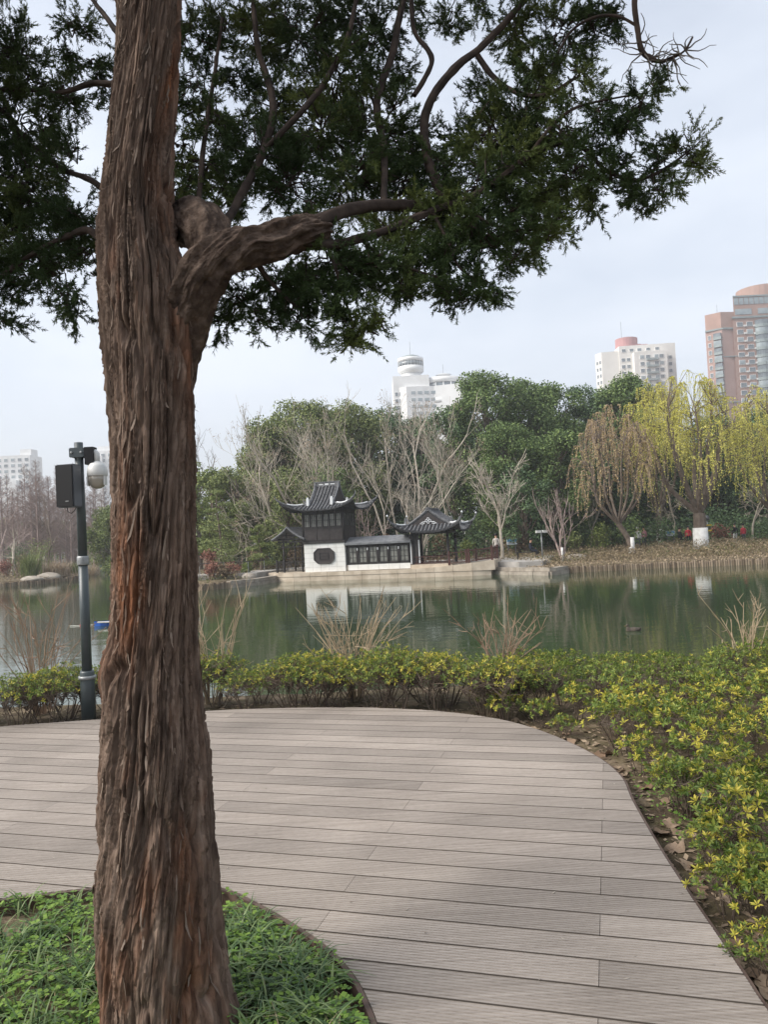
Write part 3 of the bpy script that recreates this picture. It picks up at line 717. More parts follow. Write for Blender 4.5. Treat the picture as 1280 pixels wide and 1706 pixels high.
tag(cl.build('clover', M_clover, kind='stuff'), 'bright green clover ground cover left of the juniper in the deck hole', 'ground cover')

# ================================================================== azalea bushes
M_azl = mat('azalea_leaf', (0.062, 0.11, 0.020), (0.28, 0.31, 0.05), island=True, lo=0, hi=1, rough=.5, spec=.4, transl=.28, c3=(0.125, 0.185, 0.031))
M_azy = mat('azalea_yellow_leaf', (0.29, 0.31, 0.038), (0.62, 0.51, 0.085), island=True, lo=0, hi=1, rough=.5, spec=.35, transl=.3)
M_stem = mat('azalea_stem', (0.075, 0.055, 0.042), (0.17, 0.13, 0.10), island=True, lo=0, hi=1, rough=.9)
def whorl_leaves(mb, c, up, rng, n, L_, W_):
    """n narrow leaves radiating from each shoot tip"""
    m = len(c)
    up = unit(up); ref = unit(rng.normal(size=(m, 3))); a1 = unit(np.cross(up, ref)); a2 = np.cross(up, a1)
    an = (np.arange(n)[None] * 2 * pi / n + rng.uniform(0, 6, (m, 1)) + rng.normal(size=(m, n)) * .25)
    rad = np.cos(an)[..., None] * a1[:, None] + np.sin(an)[..., None] * a2[:, None]
    el = rng.uniform(.05, .95, (m, n, 1))
    d = unit(rad * (1 - .55 * el) + up[:, None] * el * .95)
    w = unit(np.cross(d, up[:, None] + rng.normal(size=(m, n, 3)) * .15))
    nr = np.cross(w, d)
    o = np.repeat(c[:, None], n, 1) + d * .003
    LL = rng.uniform(.65, 1.15, (m, n)) * L_
    o = o.reshape(-1, 3); d = d.reshape(-1, 3); w = w.reshape(-1, 3); nr = nr.reshape(-1, 3); LL = LL.ravel()[:, None]; WW = LL * W_
    # six-point leaf, slightly folded and drooping at the tip
    p0 = o; pl = o + d * LL * .45 - w * WW / 2 + nr * LL * .06; pr = o + d * LL * .45 + w * WW / 2 + nr * LL * .06
    pm = o + d * LL * .48; ql = o + d * LL * .75 - w * WW * .36 + nr * LL * .02; qr = o + d * LL * .75 + w * WW * .36 + nr * LL * .02; pt = o + d * LL - nr * LL * .08
    k = len(o)
    v = np.stack([p0, pl, pr, pm, ql, qr, pt], 1).reshape(-1, 3)
    f = ((np.arange(k) * 7)[:, None, None] + np.array([[0, 3, 1, 1], [0, 2, 3, 3], [1, 3, 6, 4], [3, 2, 5, 6]])[None]).reshape(-1, 4)
    tri = f[(f[:, 2] == f[:, 3])][:, :3]; quad = f[(f[:, 2] != f[:, 3])]
    mb.v.append(v); mb.f.extend([tuple(int(i) + mb.n for i in q) for q in tri]); mb.f.extend([tuple(int(i) + mb.n for i in q) for q in quad]); mb.n += len(v)
def azalea_meshes(seed, H=.42, R=.32, shoots=85, yellow=.25, leaf=.030, nl=8, low=.45):
    rng = np.random.default_rng(seed); sm = MB(); tips = []; dirs = []
    for s_ in range(9):
        a = rng.uniform(0, 2 * pi); b0 = np.array([cos(a), sin(a), 0]) * rng.uniform(0, .06)
        tgt = np.array([cos(a) * R * rng.uniform(.2, .8), sin(a) * R * rng.uniform(.2, .8), H * rng.uniform(.5, .75)])
        mid = (b0 + tgt) / 2 + rng.normal(size=3) * .03
        sm.tube([b0 - (0, 0, .04), mid, tgt], [.0055, .0042, .003], 5)
        for q in range(shoots // 9 + 1):
            u = rng.uniform(.35, 1); st_ = mid * (1 - u) + tgt * u
            aa = rng.uniform(0, 2 * pi); rr = R * sqrt(rng.random())
            hz = H * (low + (1 - low) * sqrt(max(0, 1 - (rr / R) ** 2 * .75))) * rng.uniform(.78, 1.06)
            e = np.array([cos(aa) * rr, sin(aa) * rr, hz]) * .75 + np.array([tgt[0], tgt[1], hz]) * .25
            sm.tube([st_, (st_ + e) / 2 + rng.normal(size=3) * .02, e], [.0026, .002, .0013], 3, False)
            tips.append(e); dirs.append(unit(e - st_ + np.array([0, 0, .15])))
    tips = np.array(tips); dirs = np.array(dirs); yk = rng.random(len(tips)) < yellow
    g1, g2 = MB(), MB()
    whorl_leaves(g1, tips[~yk], dirs[~yk], rng, nl, leaf, .34)
    lowt = tips[~yk] - dirs[~yk] * rng.uniform(.02, .05, (int((~yk).sum()), 1))
    whorl_leaves(g1, lowt, dirs[~yk], rng, max(3, nl - 3), leaf * .85, .34)
    whorl_leaves(g2, tips[yk], dirs[yk], rng, nl, leaf * 1.05, .32)
    return sm.mesh('stems'), g1.mesh('leaves'), g2.mesh('yellow_leaves')
FAR_T = [azalea_meshes(100 + k, H=.50, R=.40, shoots=190, yellow=.26, leaf=.030, nl=6, low=.55) for k in range(4)]
FARY_T = [azalea_meshes(120 + k, H=.50, R=.38, shoots=160, yellow=.55, leaf=.031, nl=6) for k in range(3)]
RIGHT_T = [azalea_meshes(140 + k, H=.44, R=.36, shoots=70, yellow=.36, leaf=.045, nl=8, low=.4) for k in range(5)]
GREEN_T = [azalea_meshes(160 + k, H=.46, R=.36, shoots=100, yellow=.10, leaf=.036, nl=7, low=.6) for k in range(3)]
def bush(t, x, y, sc, label, group, rng):
    r = thing('azalea_bush', label, 'bush', (x, y, tz(x, y) - .015), rng.uniform(0, 6.28), group); r.scale = (sc, sc, sc * rng.uniform(.92, 1.08))
    obj('stems', t[0], M_stem, r); 
    l = obj('leaves', t[1], M_azl, r); l['kind'] = 'stuff'
    l = obj('yellow_leaves', t[2], M_azy, r); l['kind'] = 'stuff'
    return r
rb_ = random.Random(12)
edge_n = len(DECK_EDGE)
tan = unit(np.gradient(DECK_EDGE, axis=0)); nor = np.stack([-tan[:, 1], tan[:, 0]], -1)
# hedge row hugging the far rim of the deck
s_acc = 0; last = None
for i in range(edge_n):
    p = DECK_EDGE[i]
    if p[0] < -5.6 or p[1] < 6.2 or (p[0] > 0.95): continue
    if last is not None and np.hypot(*(p - last)) < .27: continue
    last = p
    for off in (.30, .66):
        q = p + nor[i] * (off + rb_.uniform(-.05, .05)) + tan[i] * rb_.uniform(-.1, .1)
        if off > .5 and rb_.random() < .1: continue
        if np.hypot(q[0] + 2.878, q[1] - 7.3) < .22: continue
        if -2.15 < q[0] < -1.5 and off < .5: continue
        gap = -1.62 < q[0] < -1.2
        ye = rb_.random() < (.35 if q[0] > -1.4 else .05)
        sc = rb_.uniform(.92, 1.1) * (.85 if gap else 1)
        if ye: bush(rb_.choice(FARY_T), q[0], q[1], sc, 'low azalea bush with many yellow shoots in the hedge at the far deck rim', 'yellow tipped azaleas in the hedge along the far deck rim', rb_)
        else: bush(rb_.choice(FAR_T), q[0], q[1], sc, 'low mostly green azalea bush in the hedge at the far deck rim', 'green azaleas in the hedge along the far deck rim', rb_)
# bed beside the curved long edge
cnt = 0
pts = []
for tries in range(6500):
    x = rb_.uniform(.9, 6.6); y = rb_.uniform(1.4, 8.3)
    if x > .7 * y + 1.9: continue
    if inside(np.array([x]), np.array([y]), DECK)[0]: continue
    d = float(seg_dist(np.array([x]), np.array([y]), DECK_EDGE, False)[0])
    need = .09 if y > 5.2 else (.11 if y > 3.2 else .17)
    if d < need: continue
    if y > 8.1: continue
    sp = .34 if y > 4.5 else .42
    if any((x - a) ** 2 + (y - c) ** 2 < sp * sp for a, c in pts): continue
    pts.append((x, y))
for (px_, py_) in [(1250, 1500), (1195, 1425), (1275, 1610), (1235, 1380), (1150, 1345), (1262, 1440), (1110, 1300), (1215, 1330), (1300, 1540)]:
    g_ = G(px_, py_, -.05); pts.append((float(g_[0]), float(g_[1])))
for x, y in pts:
    d = float(seg_dist(np.array([x]), np.array([y]), DECK_EDGE, False)[0])
    if y > 6.6 and d > .6:
        bush(rb_.choice(GREEN_T), x, y, rb_.uniform(.74, .92), 'dense green azalea bush at the back of the bed by the water', 'dense green azaleas at the back of the bed by the water', rb_)
    else:
        near_edge = d < .32
        bush(rb_.choice(RIGHT_T), x, y, rb_.uniform(.68, .92) * (.66 if d < .30 else 1), 'small sparse azalea bush rooted right against the curved deck edge' if near_edge else 'open azalea bush with yellow green leaf whorls set back in the littered bed', 'small azaleas against the deck edge' if near_edge else 'yellow green azaleas set back in the littered bed', rb_)
print('azaleas', len(pts))

# ================================================================== tall bare shrubs behind the hedge
M_cane = mat('tan_cane', (0.26, 0.19, 0.12), (0.42, 0.33, 0.22), island=True, lo=0, hi=1, rough=.8)
M_canered = mat('red_brown_cane', (0.16, 0.09, 0.06), (0.36, 0.26, 0.18), island=True, lo=0, hi=1, rough=.8)
def cane_shrub(px, D, topy, spread, n, label, m, seed, lean=0):
    rng = np.random.default_rng(seed); base = P(px, 1150, D); x, y = base[0], base[1]; z0 = tz(x, y)
    H = P(px, topy, D)[2] - z0
    r = thing('bare_shrub', label, 'shrub', (x, y, z0 - .02))
    for k in range(n):
        mb = MB()
        a = rng.uniform(0, 2 * pi); h = H * rng.uniform(.55, 1.0); sp = spread * sqrt(rng.random())
        e = np.array([cos(a) * sp + lean * h, sin(a) * sp * .6, h]); b0 = np.array([cos(a), sin(a), 0]) * rng.uniform(.01, .08)
        ctrl = b0 + (e - b0) * .5 + np.array([-cos(a) * sp * .12, 0, h * .06]) + rng.normal(size=3) * .04
        pts = catmull([b0, ctrl, e], 5); R_ = np.linspace(.0075, .003, len(pts)) * rng.uniform(.7, 1.1)
        mb.tube(pts, R_, 5)
        for q in range(int(rng.integers(2, 6))):
            i = int(rng.integers(3, len(pts) - 1)); dv = unit(unit(pts[i] - pts[i - 1]) + rng.normal(size=3) * .55 + np.array([0, 0, .15])); L_ = h * rng.uniform(.12, .38)
            p2 = [pts[i], pts[i] + dv * L_ * .5 + rng.normal(size=3) * .015, pts[i] + dv * L_ + np.array([0, 0, .06]) * L_]
            mb.tube(p2, [.0042, .003, .0016], 4)
            if rng.random() < .5:
                dw = unit(dv + rng.normal(size=3) * .7); mb.tube([p2[1], p2[1] + dw * L_ * .45], [.003, .0014], 3)
        mb.build('cane', m, r)
    return r
cane_shrub(70, 8.0, 985, .75, 22, 'bare brown shrub of thin arching canes beside the dark grey camera pole', M_canered, 1)
cane_shrub(352, 8.05, 985, .42, 20, 'bare tan shrub with upright canes just beside the juniper trunk', M_cane, 2, .10)
cane_shrub(592, 8.05, 990, .62, 34, 'wide bare tan shrub of many spreading canes below the stone boat', M_cane, 3)
cane_shrub(838, 8.05, 1010, .50, 22, 'bare reddish tan shrub with forked twigs behind the yellow tipped hedge', M_canered, 4)
cane_shrub(1245, 8.0, 985, .50, 14, 'sparse bare shrub with a few long leaning canes behind the dense green azaleas', M_cane, 5, -.12)

# ================================================================== fallen leaves
M_fall = mat('fallen_leaf', (0.19, 0.12, 0.075), (0.36, 0.27, 0.195), scale=.0, island=False, rough=.85, transl=.15, bump=.3, bscale=60)
def fall_mat():
    m = M_fall; N, L = m.node_tree.nodes, m.node_tree.links
    oi = N.new('ShaderNodeObjectInfo'); rp = [n for n in N if n.bl_idname == 'ShaderNodeValToRGB'][0]
    for l in list(rp.inputs['Fac'].links): L.remove(l)
    rp.color_ramp.elements[0].position = 0; rp.color_ramp.elements[1].position = 1; L.new(oi.outputs['Random'], rp.inputs['Fac'])
fall_mat()
def fallen_mesh(seed):
    rng = np.random.default_rng(seed); n = 26; vs = [(0, 0, 0.0)]
    for k in range(n):
        a = 2 * pi * k / n
        lobe = .72 + .28 * abs(cos(2.5 * a)) ** .7 + rng.normal() * .05
        if abs(a - pi) < .3: lobe *= .6
        r = .075 * lobe; x, y = r * cos(a), r * sin(a)
        vs.append((x, y, 0.010 * sin(x * 60 + seed) + .008 * (r / .08) ** 2 * (1 + sin(3 * a + seed)) + rng.normal() * .003))
    f = [(0, 1 + k, 1 + (k + 1) % n) for k in range(n)]
    mb = MB(); mb.add(vs, f); mb.tube([(-.03, 0, .004), (-.085, .004, .006), (-.125, .012, .012)], [.0016, .0014, .001], 4)
    return mb.mesh('fallen_leaf', True)
FL = [fallen_mesh(k) for k in range(6)]
rl = random.Random(3)
spots = []
for tries in range(3000):
    if len(spots) >= 70: break
    i = rl.randrange(40, edge_n); off = abs(rl.gauss(0, .28)) + .07
    q = DECK_EDGE[i] + nor[i] * off
    if q[1] < 1.9 or q[0] < -.2: continue
    if inside(np.array([q[0]]), np.array([q[1]]), DECK)[0]: continue
    spots.append((q, off))
for q, off in spots:
    o = obj('fallen_leaf', rl.choice(FL), M_fall); sc = rl.uniform(.45, .95); o.scale = (sc, sc * rl.uniform(.6, 1), sc * rl.uniform(.5, 1.3))
    o.location = (q[0], q[1], tz(q[0], q[1]) + .008); o.rotation_euler = (rl.gauss(0, .22), rl.gauss(0, .22), rl.uniform(0, 6.28))
    if off < .17: tag(o, 'dry brown fallen leaf lying tight against the deck edge', 'leaf', 'dry leaves lying against the deck edge')
    else: tag(o, 'dry brown fallen leaf on the soil under the azaleas', 'leaf', 'dry leaves fallen under the azaleas')
# fine litter: twigs and shreds
lm = MB(); n = 9000
i = rn.integers(8, edge_n, n); q = DECK_EDGE[i] + nor[i] * (np.abs(rn.normal(size=n)) * .75 + .03)[:, None] + tan[i] * rn.normal(size=(n, 1)) * .1
k = ~inside(q[:, 0], q[:, 1], DECK) & (q[:, 1] < 8.2); q = q[k]; n = len(q)
a = rn.uniform(0, 6.28, n); d = np.stack([np.cos(a), np.sin(a), rn.normal(size=n) * .15], -1); w = unit(np.cross(d, np.array([0, 0, 1.0]) + rn.normal(size=(n, 3)) * .4))
LL = rn.uniform(.015, .07, n); diamonds(lm, np.stack([q[:, 0], q[:, 1], terr(q[:, 0], q[:, 1]) + rn.uniform(.002, .012, n)], -1), unit(d), w, LL, np.where(rn.random(n) < .5, LL * .5, .003), .5)
tag(lm.build('leaf_litter', mat('litter_shred', (0.09, 0.06, 0.04), (0.34, 0.26, 0.18), island=True, lo=0, hi=1, rough=.9), kind='stuff'), 'brown shreds and twigs littering the soil around the deck', 'litter')
# low weeds in the bed
wm_ = MB(); n = 900; x = rn.normal(1.75, .18, n); y = rn.normal(4.35, .35, n); k = ~inside(x, y, DECK); x, y = x[k], y[k]; n = len(x)
a = rn.uniform(0, 6.28, n); d = unit(np.stack([np.cos(a), np.sin(a), rn.uniform(0, .8, n)], -1)); w = unit(np.cross(d, np.tile([0, 0, 1.0], (n, 1))))
diamonds(wm_, np.stack([x, y, terr(x, y) + rn.uniform(.01, .06, n)], -1), d, w, rn.uniform(.015, .03, n), rn.uniform(.012, .022, n), .5)
tag(wm_.build('weeds', M_clover, kind='stuff'), 'small bright green weeds under the azaleas beside the deck', 'weeds')
# crumbs on the deck
M_crumb = mat('deck_crumb', (0.10, 0.07, 0.05), (0.5, 0.45, 0.38), island=True, lo=0, hi=1)
cm = MB(); n = 240; x = rn.uniform(-3, 1.3, n); y = rn.uniform(2.3, 7, n)
k = inside(x, y, DECK) & ~inside(x, y, PIT); x, y = x[k], y[k]; n = len(x); a = rn.uniform(0, 6.28, n)
d = np.stack([np.cos(a), np.sin(a), np.zeros(n)], -1); w = np.stack([-np.sin(a), np.cos(a), np.zeros(n)], -1)
diamonds(cm, np.stack([x, y, np.full(n, .003)], -1), d, w, rn.uniform(.006, .03, n), rn.uniform(.002, .006, n), .5)
tag(cm.build('deck_crumbs', M_crumb, kind='stuff'), 'tiny twig and leaf crumbs scattered on the deck boards', 'litter')

# ================================================================== near log edging of the pond
M_log = mat('palisade_log', (0.13, 0.095, 0.065), (0.30, 0.235, 0.17), island=True, lo=0, hi=1, rough=.9, bump=.5, bscale=20)
def palisade(poly, r, top, bottom, label, rng, n=7):
    mb = MB(); poly = np.asarray(poly, float); ln = np.concatenate([[0], np.cumsum(np.linalg.norm(np.diff(poly, axis=0), axis=1))])
    for s in np.arange(0, ln[-1], r * 2.05):
        x = np.interp(s, ln, poly[:, 0]); y = np.interp(s, ln, poly[:, 1]); rr = r * rng.uniform(.8, 1.1); t = top + rng.normal() * r * .5
        mb.lathe([(rr, bottom), (rr * rng.uniform(.9, 1.05), t - .01), (rr * .8, t)], (x + rng.normal() * r * .2, y + rng.normal() * r * .2, 0), n)
    return tag(mb.build('log_edging', M_log, kind='stuff'), label, 'edging')
palisade([(9, 8.75), (4, 8.35), (0, 8.4), (-4, 8.45), (-9, 8.3)], .035, -.13, -1.4, 'low log edging at the near water line behind the azalea hedge', np.random.default_rng(8))

# ================================================================== camera pole
M_pole = mat('grey_green_paint', (0.040, 0.052, 0.056), (0.055, 0.068, 0.072), scale=6, rough=.38, spec=.5)
M_galv = mat('galvanised', (0.32, 0.33, 0.33), (0.22, 0.23, 0.23), scale=20, rough=.45, metal=.4)
M_blackp = mat('black_grille', (0.006, 0.006, 0.007), rough=.5)
M_greyp = mat('speaker_side', (0.10, 0.105, 0.115), rough=.45)
M_whitep = mat('white_casing', (0.62, 0.62, 0.60), (0.54, 0.54, 0.52), scale=8, rough=.35, spec=.5)
M_dome = mat('smoked_dome', (0.34, 0.31, 0.26), rough=.15, spec=.6)
pg = G(143, 1197, 0); pole_z = tz(-2.87, 7.26)
pole = thing('camera_pole', 'dark grey pole carrying a white dome camera and a black speaker at the deck rim', 'pole', (-2.875, 7.29, pole_z - .02))
ztop = P(122, 738, 7.29)[2] - pole_z + .02
MB().lathe([(.066, 0), (.066, .52), (.060, .535)], n=20).build('base_sleeve', M_pole, pole, True)
MB().lathe([(.082, .0), (.082, .025), (.07, .03)], (0, 0, .46), 20).build('flange', M_galv, pole, True)
MB().lathe([(.046, .53), (.043, 1.55)], n=18).build('pole_lower', M_pole, pole, True)
MB().lathe([(.052, 0), (.054, .01), (.054, .07), (.050, .085)], (0, 0, 1.53), 18).build('collar', M_galv, pole, True)
MB().lathe([(.042, 1.60), (.040, ztop)], n=18).build('pole_upper', M_pole, pole, True)
br = MB(); br.box((0, -.052, ztop - .10), (.125, .02, .09)); br.box((0, .05, ztop - .10), (.125, .02, .09)); br.box((.06, 0, ztop - .10), (.02, .12, .08)); br.box((-.06, 0, ztop - .10), (.02, .12, .08))
c_ = br.build('clamp', M_pole, pole)
for sx in (-.045, .045):
    MB().lathe([(.011, 0), (.011, .01), (.005, .012)], n=8).build('bolt', M_galv, c_).matrix_local = Matrix.Translation((sx, -.062, ztop - .10)) @ Matrix.Rotation(radians(90), 4, 'X')
MB().box((.115, -.01, ztop - .135), (.085, .10, .165)).build('junction_box', M_blackp, pole)
sp = MB().box((0, 0, 0), (.185, .13, .40)); sb = sp.build('speaker_box', M_greyp, pole); sb.location = (-.055, -.125, ztop - .42); sb.rotation_euler = (0, 0, radians(-14))
bm = bmesh.new(); bm.from_mesh(sb.data); bmesh.ops.bevel(bm, geom=bm.edges, offset=.01, segments=2, affect='EDGES'); bm.to_mesh(sb.data); bm.free()
gr = MB().box((0, -.068, 0), (.172, .012, .385)).build('grille', M_blackp, sb)
MB().box((.03, -.0755, -.145), (.035, .003, .008)).build('badge', M_galv, sb)
MB().tube([(-.08, -.12, ztop - .62), (-.075, -.12, ztop - .66), (-.05, -.11, ztop - .675), (-.025, -.09, ztop - .65), (-.015, -.05, ztop - .60)], .004, 6).build('cable', M_blackp, pole)
cx = .172
a_ = MB(); a_.tube([(.14, -.01, ztop - .10), (.160, -.012, ztop - .10), (.172, -.012, ztop - .115), (.172, -.012, ztop - .20)], [.028, .028, .03, .03], 12); a_.build('camera_arm', M_whitep, pole, True)
dc = MB().lathe([(.040, .0), (.044, -.012), (.066, -.02), (.084, -.05), (.092, -.09), (.094, -.135), (.088, -.142)], (cx, -.012, ztop - .19), 24).build('dome_camera', M_whitep, pole, True)
MB().lathe([(.085, -.140), (.084, -.175), (.075, -.215), (.052, -.245), (.027, -.257), (0.0, -.26)], (cx, -.012, ztop - .19), 24).build('lens_globe', M_dome, dc, True)
for sx in (-1, 1):
    MB().box((cx + sx * .080, -.03, ztop - .19 - .185), (.014, .06, .085)).build('globe_cheek', M_whitep, dc)
# ================================================================== stone boat (moored pavilion)
M_wood = mat('dark_wood', (0.020, 0.018, 0.018), (0.038, 0.033, 0.031), scale=6, rough=.6, stretch=(1, 1, .2))
M_wood2 = mat('brown_black_panel', (0.032, 0.026, 0.025), (0.048, 0.040, 0.038), scale=5, rough=.65)
M_tile = mat('grey_roof_tile', (0.075, 0.077, 0.082), (0.17, 0.17, 0.175), scale=7, rough=.75, bump=.3, bscale=25)
M_tiled = mat('roof_tile_trough', (0.018, 0.018, 0.02), (0.04, 0.04, 0.043), scale=8, rough=.8)
M_plaster = mat('white_wall_slab', (0.66, 0.65, 0.61), (0.74, 0.73, 0.70), scale=2.5, rough=.8)
M_lime = mat('white_relief', (0.62, 0.63, 0.64), rough=.8)
M_rail = mat('red_brown_rail', (0.055, 0.022, 0.019), (0.085, 0.036, 0.030), scale=6, rough=.5)
M_hull = mat('hull_stone', (0.40, 0.33, 0.25), (0.56, 0.48, 0.38), scale=1.6, rough=.85, bump=.3, bscale=12, detail=7)
M_pane = mat('lattice_pane', (0.25, 0.25, 0.22), (0.10, 0.10, 0.09), scale=2.5, rough=.15, spec=.6)
M_slab = mat('grey_slab', (0.13, 0.135, 0.145), (0.19, 0.195, 0.20), scale=4, rough=.8)
BA = radians(-17.8)
boat = thing('stone_boat', 'stone boat with white cabin, dark two storey tower, low corridor and open pavilion', 'boat pavilion', (-7.9, 51.4, WATER_Z), BA)
# hull blocks (u along, v depth, z up)
def hull_sec(u):
    t = u / 15.1
    top = 0.60 - .06 * min(1, t * 3) + .36 * max(0, (t - .62) / .38) ** 1.6
    bow = min(1, max(0, (u + .25) / 2.2)) ; st = min(1, max(0, (15.3 - u) / 1.6))
    inset = .55 * (1 - bow) ** 1.5 + .35 * (1 - st) ** 1.6
    return top, inset
us_ = np.concatenate([[-.30], np.arange(.6, 15.0, 1.2), [15.15]])
hull = thing('hull', '', ''); del hull['label']; del hull['category']; hull.parent = boat
for a, b_ in zip(us_[:-1], us_[1:]):
    mb = MB(); g_ = .008
    for (zlo, zhi, o) in ((-.5, .30, 0.0), (.308, 1.0, .03)):
        vs = []
        for u in (a + g_, b_ - g_):
            top, ins = hull_sec(u); z1 = zhi if zhi < .9 else top; rake = .25 if u < 0 else 0
            sh = (.30 if u < -.1 else 0) * (1 if zlo < 0 else 0) - (.25 if u > 15 else 0) * (1 if zlo < 0 else 0)
            for (v, z) in ((ins - o, zlo), (3.2 - ins + o, zlo), (3.2 - ins + o, z1), (ins - o, z1)): vs.append((u + sh, v, z))
        mb.add(vs, [(0, 1, 2, 3), (4, 7, 6, 5), (0, 4, 5, 1), (1, 5, 6, 2), (2, 6, 7, 3), (3, 7, 4, 0)])
    mb.build('hull_block', M_hull, hull)

def roof_xieshan(parent, cu, cv, z0, U, V, Ug, H, tg, Lf, along_u=True, sp=.17, name='roof', ridge_h=.22, cc=.42, tip=.085):
    """hip-and-gable roof with flying corners; U half length along the ridge, V half depth"""
    root = thing(name, '', ''); del root['label']; del root['category']; root.parent = parent; root.location = (cu, cv, z0); root.rotation_euler = (0, 0, 0 if along_u else pi / 2)
    h = lambda t: H * (cc * t + (1 - cc) * t * t)
    def S(u, v, side=None):
        au, av = abs(u) / U, abs(v) / V
        c = max(0, au + av - 1); 
        z = h(1 - av)
        if abs(u) > Ug: z = min(z, h((U - abs(u)) / (U - Ug) * tg))
        lift = Lf * c ** 3; ex = 1 + .10 * c ** 2.2
        return (u * ex, v * ex, z + lift)
    n = 28
    ugrid = np.concatenate([np.linspace(-U, -Ug - .002, 12), np.linspace(-Ug, Ug, 12), np.linspace(Ug + .002, U, 12)]); vgrid = np.linspace(-V, V, 33)
    mb = MB(); nv = len(vgrid)
    for dz in (0, -.09): mb.add([np.array(S(u, v)) + (0, 0, dz) for u in ugrid for v in vgrid], [])
    nn = len(ugrid) * nv; f = []
    for i in range(len(ugrid) - 1):
        for j in range(nv - 1):
            a = i * nv + j; f.append((a, a + nv, a + nv + 1, a + 1)); f.append((a + nn + 1, a + nn + nv + 1, a + nn + nv, a + nn))
    for i in range(len(ugrid) - 1):
        for j in (0, nv - 1):
            a = i * nv + j; f.append((a, a + nv, a + nv + nn, a + nn))
    for j in range(nv - 1):
        for i in (0, len(ugrid) - 1):
            a = i * nv + j; f.append((a, a + 1, a + 1 + nn, a + nn))
    mb.f = f
    mb.build('roof_deck', M_tiled, root, False)
    # round cover tiles running down every slope, each row its own piece
    for sgn in (-1, 1):
        for u in np.arange(-U + sp * .6, U, sp):
            # stop at hip
            vs = []
            for t in np.linspace(0, 1, 14):
                v = V * (1 - t)
                if abs(u) > Ug and (U - abs(u)) / (U - Ug) * tg < t: break
                p = S(u, sgn * v); vs.append((p[0], p[1], p[2] + .03))
            if len(vs) > 2:
                q = MB(); q.tube(vs, .052, 6); q.lathe([(0, 0), (.06, 0), (.06, .03), (0, .03)], n=8); q.v[-1] = q.v[-1] @ np.array([[1, 0, 0], [0, 0, sgn], [0, 1, 0]]) + np.array(vs[0]); q.build('tile_row', M_tile, root)
        for v in np.arange(-V + sp * .6, V, sp):
            vs = []
            for t in np.linspace(0, 1, 10):
                u = U - (U - Ug) * t * .985
                if h(t * tg) > h(1 - abs(v) / V) + 1e-6: break
                p = S(sgn * u, v); vs.append((p[0], p[1], p[2] + .03))
            if len(vs) > 2:
                q = MB(); q.tube(vs, .052, 6); q.build('tile_row', M_tile, root)
    # ridges
    rd = MB(); zt = h(1.0)
    rd.box((0, 0, zt + ridge_h / 2 - .02), (2 * Ug + .1, .14, ridge_h)); rd.box((0, 0, zt + ridge_h + .01), (2 * Ug + .2, .20, .06))
    main = rd.build('main_ridge', M_tile, root)
    if along_u:
        for x in (-.30, 0, .30): MB().box((x * Ug * 1.6, 0, zt + ridge_h / 2 - .01), (.26 if x == 0 else .30, .155, .11 if x == 0 else .06)).build('ridge_relief', M_lime, main)
    for su in (-1, 1):
        for sv in (-1, 1):
            pts = [np.array(S(su * (Ug - .02), sv * V * (1 - t))) + (0, 0, .07) for t in np.linspace(tg * .75, 1, 9)]
            pts[0][2] += .02; pts[-1][2] += ridge_h * .8
            q = MB(); q.tube(pts, np.linspace(.075, .085, 9), 6)
            vr = q.build('verge_ridge', M_tile, root)
            e = pts[0]; q = MB(); q.box((e[0], e[1] + sv * .02, e[2] + .16), (.17, .13, .46)); q.box((e[0], e[1] + sv * .02, e[2] + .42), (.11, .10, .12)); q.build('ridge_finial', M_lime if along_u else M_tile, vr)
            # hip ridge, curling up past the eave
            pts = []
            for t in np.linspace(tg, 0, 10):
                av = 1 - t; au = U - (U - Ug) * t / tg
                pts.append(np.array(S(su * au, sv * V * av)) + (0, 0, .07))
            d = pts[-1] - pts[-2]; d[2] = 0; d = d / np.linalg.norm(d)
            for k in range(1, 6):
                a = .45 + k * .18; pts.append(pts[-1] + np.array([d[0] * cos(a), d[1] * cos(a), sin(a)]) * tip)
            q = MB(); q.tube(pts, np.concatenate([np.full(9, .075), np.linspace(.075, .022, 6)]), 6)
            hp = q.build('hip_ridge', M_tile, root)
            m_ = MB(); m_.tube([p + (0, 0, .062) for p in pts[2:8]], .058, 6); m_.build('lime_strip', M_lime, hp)
            if not along_u:
                m_ = MB(); m_.lathe([(0, -.07), (.06, -.03), (.065, .02), (.03, .07), (0, .08)], tuple(pts[-1]), 8); m_.build('corner_knob', M_lime, hp)
    # gable walls
    for su in (-1, 1):
        zb = h(tg); gb = MB(); x = su * (Ug + .02)
        vv = np.linspace(-(1 - tg) * V, (1 - tg) * V, 13)
        top = [(x, v, h(1 - abs(v) / V) - .10) for v in vv]; bot = [(x, v, zb - .05) for v in vv]
        gb.add(top + bot, [(i, i + 1, 13 + i + 1, 13 + i) for i in range(12)]); gb.build('gable_wall', M_wood2, root)
        if not along_u:
            x2 = su * (Ug + .05)
            for (a0, r0, r1, px_, pz_) in [(k * pi / 2, .05, .14, 0, .30) for k in range(4)]:
                q = MB(); c_ = (x2, cos(a0) * .10, zb + .27 + sin(a0) * .10); q.tube([np.array(c_) + (0, .075 * cos(t), .075 * sin(t)) for t in np.linspace(0, 2 * pi, 11)], .022, 5); q.build('gable_scroll', M_lime, root)
            for s2 in (-1, 1):
                q = MB(); q.tube([(x2, s2 * .18, zb + .20), (x2, s2 * .36, zb + .19), (x2, s2 * .55, zb + .08), (x2, s2 * .40, zb + .07), (x2, s2 * .24, zb + .1)], [.03, .03, .02, .025, .03], 5); q.build('gable_scroll', M_lime, root)
    return root

